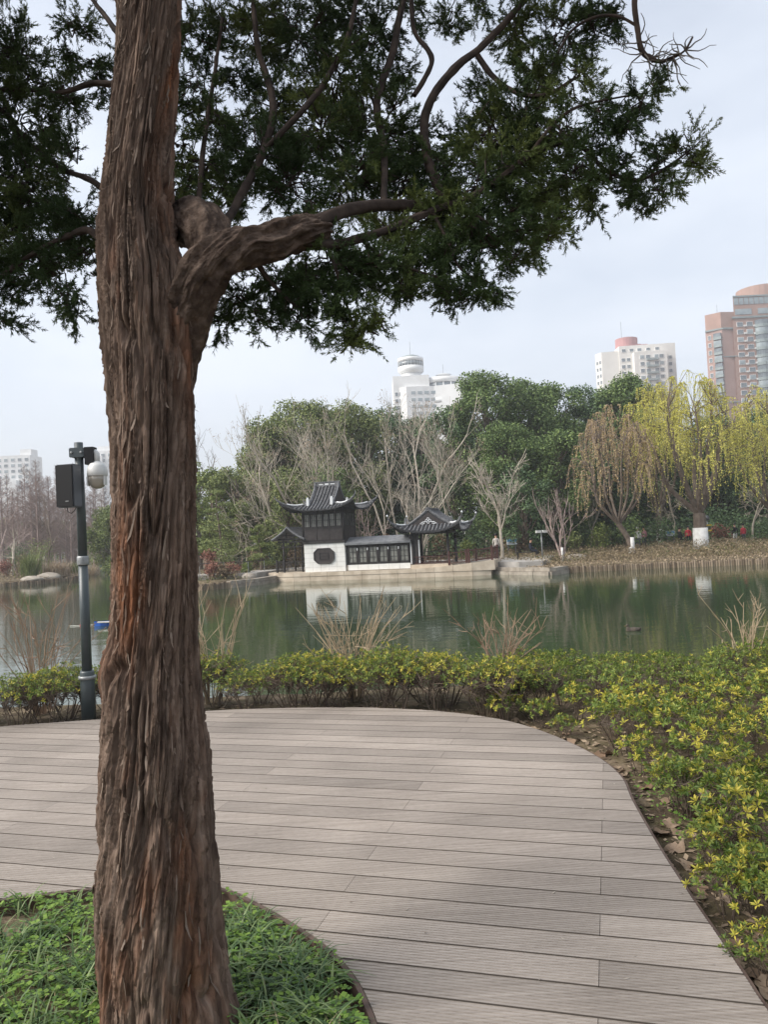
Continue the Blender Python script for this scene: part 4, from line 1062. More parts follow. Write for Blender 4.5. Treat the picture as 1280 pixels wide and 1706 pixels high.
def lattice_window(parent, u0, u1, z0, z1, v, cols, rows, face='front', fw=.05):
    """casement: frame, pane and glazing bars; face front (v const) or side (u const -> uses u0 as plane, v..u1 as span)"""
    def bx(m, a0, a1, c0, c1, th, off):
        if face == 'front': m.box(((a0 + a1) / 2, v + off, (c0 + c1) / 2), (a1 - a0, th, c1 - c0))
        else: m.box((v + off, (a0 + a1) / 2, (c0 + c1) / 2), (th, a1 - a0, c1 - c0))
    s = -1 if face == 'front' else 1
    m = MB(); bx(m, u0, u1, z0, z0 + fw, .06, s * .01); bx(m, u0, u1, z1 - fw, z1, .06, s * .01); bx(m, u0, u0 + fw, z0 + fw + .002, z1 - fw - .002, .06, s * .01); bx(m, u1 - fw, u1, z0 + fw + .002, z1 - fw - .002, .06, s * .01)
    w = m.build('window', M_wood, parent)
    m = MB(); bx(m, u0 + fw * .6, u1 - fw * .6, z0 + fw * .6, z1 - fw * .6, .012, s * -.004); m.build('pane', M_pane, w)
    m = MB()
    for k in range(1, cols): x = u0 + (u1 - u0) * k / cols; bx(m, x - .014, x + .014, z0 + fw, z1 - fw, .03, s * .012)
    for k in range(1, rows): z = z0 + (z1 - z0) * k / rows; bx(m, u0 + fw, u1 - fw, z - .014, z + .014, .026, s * .014)
    m.build('glazing_bars', M_wood, w)

# ---- white ground storey
W0, W1, VF, VB = 2.53, 5.41, 0.28, 2.5
cab = MB(); cab.span((W0 + .03, VF + .03, .5), (W1 - .03, VB, 2.42)); cab.build('cabin_core', mat('wall_joint', (.30, .29, .27)), boat)
rowsz = np.linspace(.56, 2.42, 7); colsu = np.linspace(W0, W1, 6)
ou, oz, ow, oh = (W0 + W1) / 2 - .02, 1.60, .70, .48     # octagon window
for i in range(6):
    for j in range(5):
        a, b_, c0, c1 = colsu[j] + .005, colsu[j + 1] - .005, rowsz[i] + .005, rowsz[i + 1] - .005
        MB().span((a, VF - .01, c0), (b_, VF + .05, c1)).build('wall_slab', M_plaster, boat)
for i in range(6):
    for j in range(4):
        c = np.linspace(VF + .06, VB, 5); MB().span((W1 - .05, c[j] + .005, rowsz[i] + .005), (W1 + .005, c[j + 1] - .005, rowsz[i + 1] - .005)).build('wall_slab', M_plaster, boat)
oct_ = [(-ow, -oh * .5), (-ow * .62, -oh), (ow * .62, -oh), (ow, -oh * .5), (ow, oh * .5), (ow * .62, oh), (-ow * .62, oh), (-ow, oh * .5)]
q = MB(); q.prism(oct_, 0, .05); me = q.mesh('octagon_window'); me.transform(Matrix.Translation((ou, VF - .012, oz)) @ Matrix.Rotation(radians(90), 4, 'X'))
ow_ = obj('octagon_window', me, M_wood2, boat)
q = MB(); q.tube([(ou + p[0], VF - .075, oz + p[1]) for p in oct_ + oct_[:1]], .035, 5); q.build('window_surround', M_wood, ow_)
for zz in (-.2, 0, .2): MB().box((ou, VF - .078, oz + zz), (.62, .03, .035)).build('window_bar', M_wood, ow_)
for xx in (-.31, .31): MB().box((ou + xx, VF - .08, oz), (.035, .028, .44)).build('window_bar', M_wood, ow_)
# ---- upper storey
U0, U1, UVF, UVB = W0 - .04, W1 + .02, VF - .05, 2.42
q = MB(); q.span((U0 + .05, UVF + .05, 2.43), (U1 - .05, UVB - .05, 4.66)); q.build('upper_core', M_wood2, boat)
q = MB(); q.span((U0 - .03, UVF - .04, 2.43), (U1 + .03, UVB + .03, 2.58)); q.build('sill_beam', M_wood, boat)
for k in range(3):
    a = np.linspace(U0 + .12, U1 - .12, 4); MB().span((a[k] + .012, UVF + .005, 2.64), (a[k + 1] - .012, UVF + .06, 3.36)).build('wall_panel', M_wood2, boat)
for k in range(3):
    a = np.linspace(UVF + .12, UVB - .12, 4); MB().span((U1 - .06, a[k] + .012, 2.64), (U1 - .004, a[k + 1] - .012, 3.36)).build('wall_panel', M_wood2, boat)
for (x, y) in ((U0 + .05, UVF + .05), (U1 - .05, UVF + .05), (U1 - .05, UVB - .05), (U0 + .05, UVB - .05)):
    q = MB(); q.lathe([(.085, 2.58), (.085, 4.7)], (x, y, 0), 10); q.build('post', M_wood, boat, True)
q = MB(); q.span((U0, UVF - .015, 3.38), (U1, UVF + .04, 3.47)); q.build('rail_beam', M_wood, boat)
q = MB(); q.span((U0, UVF - .015, 4.40), (U1, UVF + .04, 4.62)); q.span((U1 - .05, UVF + .05, 4.40), (U1 + .015, UVB, 4.62)); q.build('eave_beam', M_wood, boat)
a = np.linspace(U0 + .13, U1 - .13, 7)
for k in range(6): lattice_window(boat, a[k] + .012, a[k + 1] - .012, 3.49, 4.38, UVF + .03, 3, 2)
a = np.linspace(UVF + .13, UVB - .13, 5)
for k in range(4): lattice_window(boat, a[k] + .012, a[k + 1] - .012, 3.49, 4.38, U1 - .035, 2, 2, 'side')
# bracket corbels beneath eaves
for x in np.arange(U0, U1 + .01, .46):
    q = MB(); q.beam((x, UVF + .05, 4.60), (x, UVF - .62, 4.78), .06, .08); q.build('rafter', M_wood, boat)
roof_xieshan(boat, (U0 + U1) / 2, (UVF + UVB) / 2, 4.62, 2.35, 1.95, .86, 1.62, .36, .58, True, .24, 'tower_roof', .26, .5, .10)
# ---- bow porch
PF, PB = .45, 2.3
for (x, y) in ((.95, PF), (2.05, PF + .6), (.95, PB), (2.05, PB - .3)):
    q = MB(); q.lathe([(.065, .55), (.06, 2.85)], (x, y, 0), 8); q.build('porch_post', M_rail if False else M_wood, boat, True)
q = MB(); q.box((1.6, PF, 2.62), (2.0, .07, .10)); q.box((1.6, PF, 2.28), (1.75, .05, .05)); q.build('porch_beam', M_wood, boat)
q = MB()
for k in range(9): x = .82 + k * .19; q.box((x, PF, 2.44), (.03, .03, .26)); q.box((x + .09, PF, 2.44 + (.06 if k % 2 else -.06)), (.15, .03, .03))
q.build('frieze_lattice', M_wood, boat)
pr = thing('porch_roof', '', ''); del pr['label']; del pr['category']; pr.parent = boat
cu, hw = 1.50, 1.18
for sg in (-1, 1):
    q = MB(); n = 8
    for i in range(n):
        t0, t1 = i / n, (i + 1) / n; zf = lambda t: 3.62 - .86 * t ** .8 + .04 * t ** 4
        v = [(cu + sg * hw * t0, PF - .45, zf(t0)), (cu + sg * hw * t1, PF - .45, zf(t1)), (cu + sg * hw * t1, PB + .3, zf(t1)), (cu + sg * hw * t0, PB + .3, zf(t0))]
        q.add(v + [(x, y, z - .10) for x, y, z in v], [(0, 1, 2, 3), (7, 6, 5, 4), (0, 4, 5, 1), (2, 6, 7, 3), (1, 5, 6, 2)])
    q.build('roof_slope', M_tile, pr)
    q = MB(); q.tube([(cu + sg * hw * t, PF - .47, 3.62 - .86 * t ** .8 + .04 * t ** 4 - .02) for t in np.linspace(0, 1, 8)], .075, 6); q.build('barge_board', M_tile, pr)
q = MB(); q.box((cu, PF - .02, 2.80), (1.9, .08, .10)); q.box((cu, PF - .02, 3.05), (1.15, .05, .07)); q.box((cu - .28, PF - .02, 3.1), (.06, .05, .45)); q.box((cu + .28, PF - .02, 3.1), (.06, .05, .45)); q.build('gable_frame', M_wood, pr)
def railing(u0, u1, v0, v1, zb, zt, zb1=None, zt1=None, name='railing', m=M_rail, posts=True, dz=.0):
    r = thing(name, '', ''); del r['label']; del r['category']; r.parent = boat
    zb1 = zb if zb1 is None else zb1; zt1 = zt if zt1 is None else zt1
    L_ = math.hypot(u1 - u0, v1 - v0); W = lambda t, z: (u0 + (u1 - u0) * t, v0 + (v1 - v0) * t, (zb + (zb1 - zb) * t) + z * ((zt - zb) + ((zt1 - zb1) - (zt - zb)) * t))
    for z in (0.12, .98): q = MB(); q.beam(W(0, z), W(1, z), .05, .05); q.build('rail', m, r)
    q = MB(); n = max(3, int(L_ / .24)); rr = random.Random(int(u0 * 100))
    for k in range(n + 1): q.beam(W(k / n, .14), W(k / n, .96), .022)
    for k in range(n):
        za = .35 + .3 * (k % 2); q.beam(W(k / n, za), W((k + 1) / n, za), .022); zc = .62 if k % 3 else .75
        q.beam(W((k + .5) / n, za), W((k + .5) / n, .96 if k % 2 else .14), .022)
    q.build('fretwork', m, r)
    if posts:
        for t in (0, 1): q = MB(); a_, b__ = W(t, -.02), W(t, 1.16); q.beam(a_, b__, .12); q.build('post', m, r)
    return r
railing(.42, .95, PF, PF, .58, 1.32, m=M_wood); railing(.98, W0 - .06, PF, PF, .58, 1.30, m=M_wood, posts=False); railing(.42, .42, PF, PB, .60, 1.32, m=M_wood, posts=False)
# ---- corridor
C0, C1, CV = W1 + .02, 9.78, .38
q = MB(); q.span((C0, CV + .06, .55), (C1, 2.2, .93)); q.build('corridor_plinth', M_hull, boat)
a = np.linspace(C0 + .1, C1 - .02, 7)
for k in range(6): MB().span((a[k] + .006, CV, .58), (a[k + 1] - .006, CV + .06, .93)).build('wall_slab', M_plaster, boat)
q = MB(); q.span((C0 + .02, .55 + CV, .93), (C1, 2.1, 2.25)); q.build('corridor_core', M_wood2, boat)
q = MB(); q.span((C0, CV + .02, 2.14), (C1, CV + .12, 2.26)); q.span((C0, CV + .02, .93), (C1, CV + .12, 1.0)); q.build('corridor_beam', M_wood, boat)
a = np.linspace(C0 + .1, C1 - .05, 7)
for k in range(6):
    lattice_window(boat, a[k] + .05, a[k + 1] - .05, 1.02, 2.12, CV + .08, 2, 3, fw=.07)
    q = MB(); q.lathe([(.06, .93), (.06, 2.2)], (a[k], CV + .08, 0), 8); q.build('post', M_wood, boat, True)
    if k: MB().box((a[k], CV - .02, 1.93), (.06, .06, .16)).build('lantern', M_lime, boat)
q = MB(); v_ = [(C0 - .02, CV - .22, 2.22), (C1 + .1, CV - .22, 2.22), (C1 + .1, 1.3, 2.62), (C0 - .02, 1.3, 2.62), (C1 + .1, 2.7, 2.25), (C0 - .02, 2.7, 2.25)]
q.add(v_ + [(x, y, z + .12) for x, y, z in v_], [(0, 1, 2, 3), (3, 2, 4, 5), (6, 9, 8, 7), (9, 11, 10, 8), (0, 6, 7, 1), (1, 7, 8, 2), (2, 8, 10, 4), (4, 10, 11, 5), (5, 11, 9, 3), (3, 9, 6, 0)]); q.build('corridor_roof', M_slab, boat)
# ---- pavilion at the stern
Q0, Q1, QV0, QV1 = 9.95, 12.25, .42, 2.55
q = MB(); q.span((C1 + .02, QV0 - .1, .5), (12.45, QV1 + .2, .80)); q.build('pavilion_floor', M_hull, boat)
for (x, y) in ((Q0, QV0), (Q1, QV0), (Q1, QV1), (Q0, QV1)):
    q = MB(); q.lathe([(.10, .80), (.085, .92), (.085, 2.95)], (x, y, 0), 10); q.build('post', M_wood, boat, True)
for (x) in (Q0 - .12, Q0 + .42):
    q = MB(); q.box((x, QV0 + .02, 1.60), (.07, .07, 1.5)); q.build('white_strip', M_lime, boat)
q = MB(); q.box((Q0 + .15, QV0 + .03, 1.62), (.44, .05, 1.5)); q.build('door_panel', M_wood, boat)
q = MB(); q.box(((Q0 + Q1) / 2, QV0, 2.80), (Q1 - Q0, .10, .22)); q.box(((Q0 + Q1) / 2, QV1, 2.80), (Q1 - Q0, .10, .22)); q.box((Q0, (QV0 + QV1) / 2, 2.80), (.10, QV1 - QV0 - .1, .22)); q.box((Q1, (QV0 + QV1) / 2, 2.80), (.10, QV1 - QV0 - .1, .22)); q.box((Q0 + .12, QV0 + .01, 2.52), (.62, .06, .34)); q.build('eave_beam', M_wood, boat)
roof_xieshan(boat, (Q0 + Q1) / 2, (QV0 + QV1) / 2, 2.86, 1.80, 1.95, 1.20, 1.30, .34, .52, False, .24, 'pavilion_roof', .14, .85, .12)
railing(Q0, Q1, QV0 - .02, QV0 - .02, .80, 1.28, posts=False)
railing(Q0, Q1, QV1, QV1, .80, 1.28, posts=False)
railing(Q1 + .05, 13.4, .34, .34, .70, 1.45, .80, 1.52); railing(13.55, 14.95, .36, .55, .80, 1.55, .92, 1.68); railing(13.55, 14.95, 2.7, 2.6, .80, 1.55, .92, 1.68); railing(14.98, 14.98, .6, 2.6, .92, 1.66, posts=False)
# ================================================================== generic trees
M_barkpale = mat('pale_bark', (0.330, 0.286, 0.226), (0.484, 0.429, 0.352), scale=3, rough=.85, detail=6)
M_barkbrown = mat('brown_bark', (0.105, 0.078, 0.058), (0.17, 0.135, 0.105), scale=4, rough=.9)
M_barkpink = mat('pinkish_bark', (0.26, 0.19, 0.165), (0.38, 0.30, 0.265), scale=4, rough=.85)
M_white = mat('whitewash', (0.78, 0.77, 0.74), (0.66, 0.64, 0.6), scale=5, rough=.85)
M_ever = [mat('evergreen_leaf', (0.055, 0.094, 0.034), (0.215, 0.280, 0.094), island=True, lo=0, hi=1, rough=.7, spec=.2, c3=(0.120, 0.179, 0.060), transl=.12),
          mat('olive_leaf', (0.088, 0.119, 0.043), (0.300, 0.325, 0.119), island=True, lo=0, hi=1, rough=.7, spec=.2, c3=(0.175, 0.213, 0.075), transl=.12),
          mat('dark_leaf', (0.039, 0.077, 0.034), (0.133, 0.203, 0.081), island=True, lo=0, hi=1, rough=.6, spec=.3, transl=.1),
          mat('fresh_pine_leaf', (0.066, 0.102, 0.024), (0.216, 0.252, 0.066), island=True, lo=0, hi=1, rough=.6, transl=.15)]
M_willow = mat('willow_leaf', (0.54, 0.51, 0.085), (0.82, 0.77, 0.21), island=True, lo=0, hi=1, rough=.6, transl=.35)
M_rust = mat('rust_leaf', (0.32, 0.225, 0.105), (0.54, 0.42, 0.22), island=True, lo=0, hi=1, rough=.7, transl=.25)
M_buff = mat('buff_seed', (0.26, 0.19, 0.14), (0.40, 0.31, 0.23), island=True, lo=0, hi=1, rough=.8, transl=.2)

class Skeleton:
    def __init__(s, seed): s.r = np.random.default_rng(seed); s.mb = MB(); s.tips = []; s.tdir = []
    def grow(s, p, d, L_, r, depth, maxd, spread=.5, up=.15, kids=(2, 4), shrink=.68, minr=.012, curve=.12, sides=6):
        n = 4; pts = [p]; dd = d.copy(); 
        for k in range(n):
            dd = unit(dd + s.r.normal(size=3) * curve + np.array([0, 0, up * .3])); pts.append(pts[-1] + dd * L_ / n)
        r1 = max(minr * .8, r * (shrink if depth < maxd else .35))
        s.mb.tube(pts, np.linspace(r, r1, n + 1), max(3, sides - depth), False)
        if depth >= maxd: s.tips.append(pts[-1]); s.tdir.append(dd); return
        nk = int(s.r.integers(kids[0], kids[1] + 1))
        for k in range(nk):
            t = 1.0 if k == 0 else s.r.uniform(.35, 1.0)
            i = min(n - 1, int(t * n)); q = pts[i] + (pts[i + 1] - pts[i]) * (t * n - i) if t < 1 else pts[-1]
            ax = s.r.normal(size=3); nd = unit(dd * (1.0 if k else 1.3) + ax * spread * (.5 if k == 0 else 1) + np.array([0, 0, up]))
            s.grow(q, nd, L_ * s.r.uniform(.55, .85) * (1 if k else 1.05), max(minr, r1 * (1 if k == 0 else s.r.uniform(.5, .8))), depth + 1, maxd, spread, up, kids, shrink, minr, curve, sides)

def place(px, D, topy, basepy=900):
    b0 = P(px, basepy, D); x, y = float(b0[0]), float(b0[1]); z = tz(x, y)
    return x, y, z, float(P(px, topy, D)[2] - z)

def leaf_cloud(mb, c, r, n, rng, size, asp=1.0, out=.7, flat=1.0):
    d = rdir(n, rng); q = rng.random(n) ** .38
    o = c + d * (q * r)[:, None] * np.array([1, 1, flat])
    nd = unit(d * out + rng.normal(size=(n, 3)) * .6 + np.array([0, 0, .35]))        # leaf-plane normal
    a = unit(np.cross(nd, rng.normal(size=(n, 3)))); w = np.cross(nd, a)
    s = rng.uniform(.6, 1.25, n) * size
    diamonds(mb, o, a, w, s, s * asp, .5)

def evergreen(name, px, D, topy, rad, label, m, seed, group=None, leaf=.24, nblob=42, dens=300, crown0=.10, trunk_r=.22, pxtop=None, flat=.8):
    x, y, z, H = place(px, D, topy, (topy + 900) / 2); rng = np.random.default_rng(seed)
    t = thing(name, label, 'tree', (x, y, z - .05), 0, group)
    sk = Skeleton(seed); R_ = rad
    base = np.array([0, 0, 0.0])
    sk.mb.tube([base, (rng.normal() * .1, rng.normal() * .1, H * .25), (rng.normal() * .2, rng.normal() * .2, H * .55), (rng.normal() * .2, 0, H * .85)], [trunk_r, trunk_r * .8, trunk_r * .5, .04], 7)
    mb = MB(); cz = H * (crown0 + 1) / 2; hz = H * (1 - crown0) / 2
    for k in range(nblob):
        u = rng.uniform(-.95, .97); a = rng.uniform(0, 2 * pi); prof_ = sqrt(max(.04, 1 - u * u)) * (1.0 if u < .2 else 1.0)
        rr = R_ * prof_ * (rng.random() ** .35) * .86
        c = np.array([cos(a) * rr, sin(a) * rr, cz + u * hz * .92]); br = R_ * rng.uniform(.20, .36)
        c[2] = min(c[2], H - br * flat * .9)
        leaf_cloud(mb, c, br, int(dens * (br / 1.0) ** 1.6) + 40, rng, leaf, .8, flat=flat)
        s0 = np.array([0, 0, max(.12 * H, c[2] - rr * .9 - H * .08)]); sk.mb.tube([s0, (s0 + c) / 2 + rng.normal(size=3) * .15, c], [trunk_r * .35, trunk_r * .2, .03], 4, False)
    sk.mb.build('trunk', M_barkbrown, t)
    mb.build('crown', m, t, kind='stuff'); return t

# ---- evergreen wood behind the boat and across to the willows
EV = 'evergreen trees of the wood behind the stone boat'
ev = [  # px, D, topy, rad, mat, label
    (452, 66, 694, 4.0, 1, 'olive green broadleaf tree with a rounded crown at the low end of the wood'),
    (505, 68, 664, 4.4, 1, 'tall olive green tree behind the leaning pale trunks'),
    (580, 70, 666, 4.4, 1, 'mid green tree behind the tower roof of the stone boat'),
    (398, 62, 770, 3.0, 1, 'small olive tree on the shore beside the bow of the stone boat'),
    (648, 74, 676, 4.0, 2, 'dark green tree filling behind the fan of bare trunks'),
    (706, 73, 690, 3.6, 2, 'dark low tree below the round topped hotel'),
    (815, 66, 613, 4.0, 0, 'tall broad evergreen with the highest crown left of the white slab block'),
    (868, 68, 626, 3.9, 0, 'dense evergreen standing between the two highest crowns'),
    (845, 60, 700, 3.4, 0, 'mid height evergreen in front of the tallest crowns'),
    (925, 70, 634, 3.9, 0, 'evergreen with lumpy crown before the white slab block'),
    (985, 72, 628, 3.8, 2, 'dark evergreen reaching up to the white slab block'),
    (1045, 70, 620, 3.8, 0, 'evergreen whose crown hides the foot of the white slab block'),
    (930, 60, 715, 3.3, 0, 'bushy evergreen behind the rust leaved willow'),
    (755, 66, 672, 3.0, 2, 'dark evergreen behind the open pavilion'),
    (870, 57, 770, 2.6, 2, 'low dark evergreen behind the symmetrical bare tree'),
    (1010, 64, 730, 3.2, 2, 'dark evergreen behind the rust leaved willow trunk'),
    (1105, 72, 700, 3.6, 2, 'dark evergreen seen through the yellow willow'),
    (1190, 74, 690, 3.8, 2, 'dark evergreen behind the largest yellow willow'),
    (1275, 72, 680, 4.0, 2, 'dark evergreen at the far end of the wood behind the willows'),
    (1350, 70, 690, 4.0, 2, 'dark evergreen beyond the last willow'),
    (545, 60, 770, 2.6, 0, 'small green tree behind the lower cabin roof'),
    (480, 58, 790, 2.4, 1, 'small olive tree beside the porch of the stone boat'),
    (352, 64, 775, 2.4, 3, 'yellow green tree close beside the juniper trunk on the far shore'),
    (330, 70, 765, 3.0, 1, 'olive tree half hidden behind the juniper trunk'),
    (192, 84, 838, 3.2, 3, 'yellow green tree by the footbridge beside the juniper trunk'),
]
for i, (px, D, ty, rad, mi, lab) in enumerate(ev):
    evergreen('evergreen_tree', px, D, ty, rad, lab, M_ever[mi], 200 + i, EV, leaf=.20 if D > 63 else .17, nblob=78 if rad > 3 else 48)
# layered pines at the shore
def pine(px, D, topy, rad, label, seed):
    x, y, z, H = place(px, D, topy); rng = np.random.default_rng(seed); t = thing('layered_pine', label, 'tree', (x, y, z - .05), 0, 'cloud pruned pines on the far shore')
    tr = MB(); tr.tube([(0, 0, 0), (.15, 0, H * .4), (-.1, 0, H * .8), (0, 0, H * .95)], [.12, .09, .06, .02], 6)
    for k in range(11):
        h = H * (.25 + .7 * k / 10); a = k * 2.4; rr = rad * (1 - .6 * k / 10) * .6; c = np.array([cos(a) * rr, sin(a) * rr, h])
        tr.tube([(0, 0, h - .25), c], [.04, .02], 4, False)
        mb = MB(); leaf_cloud(mb, c, rad * (.62 - .03 * k), 330, rng, .16, .35, flat=.28); mb.build('foliage_pad', M_ever[3 if k % 2 else 1], t, kind='stuff')
    tr.build('trunk', M_barkbrown, t)
pine(432, 55, 872, 1.1, 'small layered pine with flat foliage pads beside the bow porch', 1)
pine(365, 58, 812, 1.7, 'taller layered pine with spreading pads beside the juniper trunk', 2)
pine(402, 60, 835, 1.4, 'mid sized layered pine between the two other layered pines', 3)

# ---- bare trees
def bare(px, D, topy, label, seed, m=M_barkpale, r=.11, spread=.42, up=.12, maxd=4, lean=0.0, kids=(2, 3), trunk=.35, leafy=0, group=None, white=False, basepy=900, minr=.013, stems=1, curve=.1, buff=None):
    x, y, z, H = place(px, D, topy, basepy); t = thing('bare_tree', label, 'tree', (x, y, z - .05), 0, group)
    sk = Skeleton(seed)
    for s_ in range(stems):
        a = sk.r.uniform(0, 6.28); d0 = unit(np.array([lean + (cos(a) * .32 if stems > 1 else 0), sin(a) * .2 if stems > 1 else 0, 1.0]))
        sk.grow(np.zeros(3), d0, H * trunk, r, 0, maxd, spread, up, kids, .72, minr, curve)
    tips = np.array(sk.tips); top = tips[:, 2].max(); k = H / top
    for i in range(len(sk.mb.v)): sk.mb.v[i] = sk.mb.v[i] * np.array([k ** .5, k ** .5, k])
    sk.mb.build('branches', m, t)
    if leafy:
        mb = MB(); rng = np.random.default_rng(seed); tt = tips * np.array([k ** .5, k ** .5, k]); tt = tt[rng.random(len(tt)) < leafy]
        for c in tt: leaf_cloud(mb, c, .28, 9, rng, .10, .7)
        mb.build('seed_clusters', buff or M_buff, t, kind='stuff')
    if white:
        q = MB(); q.lathe([(r * 1.22, 0), (r * 1.08, .7), (r * 1.05, .95)], n=9); q.build('whitewash_band', M_white, t, True)
    return t
BG = 'pale bare trees rising behind the stone boat'
bl = [(505, 58, 700, -.42, 'pale bare tree leaning hard away over the bow porch', .35), (560, 58, 665, -.40, 'pale bare tree leaning over the tower roof with seed clusters', .4), (556, 60, 690, -.05, 'upright pale bare tree directly behind the tower roof', .2),
      (612, 58, 668, -.32, 'pale bare tree with twin leaning stems rising from the corridor roof', .3), (655, 58, 632, -.22, 'tallest pale bare tree, slightly leaning, behind the low corridor', .05), (672, 60, 655, -.12, 'slim pale bare tree just behind the corridor end', .1),
      (692, 58, 640, .02, 'pale bare tree with forked trunk behind the pavilion roof', .35), (708, 60, 650, .08, 'pale bare tree with upswept crown in front of the hotel', .3), (735, 62, 672, .06, 'thin pale bare tree between the pavilion and the tall evergreens', .1)]
for i, (px, D, ty, ln, lab, lf) in enumerate(bl):
    bare(px, D, ty, lab, 300 + i, r=.12, lean=ln, trunk=.42, maxd=5, spread=.40, up=.16, leafy=lf, group=BG, kids=(2, 4), minr=.011)
bare(835, 52, 738, 'symmetrical pale bare tree with level branches on the far lawn', 321, r=.12, trunk=.26, maxd=5, spread=.62, up=.10, kids=(3, 4), minr=.013)
bare(936, 49.5, 808, 'vase shaped pinkish bare tree with white painted foot on the far shore', 322, m=M_barkpink, r=.07, trunk=.3, maxd=4, spread=.35, up=.25, stems=4, kids=(2, 3), white=True, minr=.011)
bare(700, 53, 790, 'low many stemmed bare tree between corridor and pavilion roofs', 323, r=.06, trunk=.3, maxd=4, spread=.38, up=.2, stems=5, minr=.011)
bare(612, 54, 815, 'small reddish bare shrub tree behind the tower wall', 324, m=M_barkpink, r=.06, trunk=.3, maxd=4, spread=.5, up=.12, stems=4, minr=.011)
bare(985, 60, 790, 'thin bare tree behind the rust leaved willow', 325, r=.07, trunk=.35, maxd=4, spread=.45)
bare(1125, 62, 760, 'pale bare tree behind the yellow willow with drooping twigs', 326, r=.08, trunk=.3, maxd=5, spread=.6, up=.0, kids=(3, 3))
bare(1255, 60, 780, 'pale bare tree with level twigs beyond the largest willow', 327, r=.08, trunk=.25, maxd=5, spread=.7, up=.02, kids=(3, 3))
bare(408, 57, 868, 'small pale bare tree among the layered pines', 328, r=.05, trunk=.4, maxd=3, spread=.6)
bare(395, 76, 700, 'tall grey bare tree above the olive trees', 329, m=M_barkbrown, r=.12, trunk=.35, maxd=5, spread=.5)
bare(430, 80, 690, 'grey twiggy bare tree standing above the olive crowns', 330, m=M_barkbrown, r=.12, trunk=.35, maxd=5, spread=.5)
bare(1168, 58, 800, 'slender pale bare sapling beside the largest willow trunk', 331, r=.05, trunk=.4, maxd=4, spread=.4)
# left shore
bare(18, 78, 880, 'pale forked bare tree on the left shore in front of a dark bush', 340, r=.14, trunk=.3, maxd=4, spread=.5, white=False)
bare(82, 74, 815, 'young bare tree with white painted foot beside the flat boulder', 341, m=M_barkbrown, r=.09, trunk=.4, maxd=4, spread=.45, white=True)
bare(0, 90, 800, 'hazy bare tree at the edge of the redwood grove', 342, m=M_barkpink, r=.12, trunk=.3, maxd=5, spread=.5)
bare(155, 95, 850, 'bare grey tree by the footbridge', 343, m=M_barkpink, r=.10, trunk=.3, maxd=5, spread=.5)

# ---- dawn redwoods (bare, straight) on the left
M_redwood = mat('redwood_twig', (0.20, 0.145, 0.125), (0.30, 0.23, 0.205), island=True, lo=0, hi=1, rough=.9)
def redwood_mesh(seed, H):
    rng = np.random.default_rng(seed); mb = MB(); mb.tube([(0, 0, 0), (.05, 0, H * .5), (0, .05, H)], [.16, .10, .02], 6)
    for k in range(250):
        h = H * rng.uniform(.12, .98); a = rng.uniform(0, 6.28); L_ = (H - h) * .16 + .35; e = np.array([cos(a) * L_, sin(a) * L_, L_ * rng.uniform(.3, 1.1)])
        b0 = np.array([0, 0, h]); mb.tube([b0, b0 + e * .5 + (0, 0, -.05), b0 + e], [.022, .015, .008], 3, False)
        for q in range(4):
            s_ = rng.uniform(.3, .95); f_ = unit(e + rng.normal(size=3) * .6); mb.tube([b0 + e * s_, b0 + e * s_ + f_ * L_ * .35], [.012, .007], 3, False)
    return mb.mesh('trunk_and_twigs')
RW = [redwood_mesh(k, 15) for k in range(3)]
rr_ = random.Random(9)
for k in range(34):
    px = 4 + k * 5.2 + rr_.uniform(-4, 4); D = rr_.uniform(100, 135); x, y, z, H = place(px, D, 772 + rr_.uniform(-12, 40) + (26 if px < 40 else 0) + max(0, (px - 120)) * .8)
    t = thing('dawn_redwood', 'straight leafless red brown conifer in the grove below the white towers', 'tree', (x, y, z - .05), rr_.uniform(0, 6), 'leafless redwoods in the grove on the left shore'); t.scale = (1, 1, H / 15)
    obj('trunk_and_twigs', RW[k % 3], M_redwood, t)

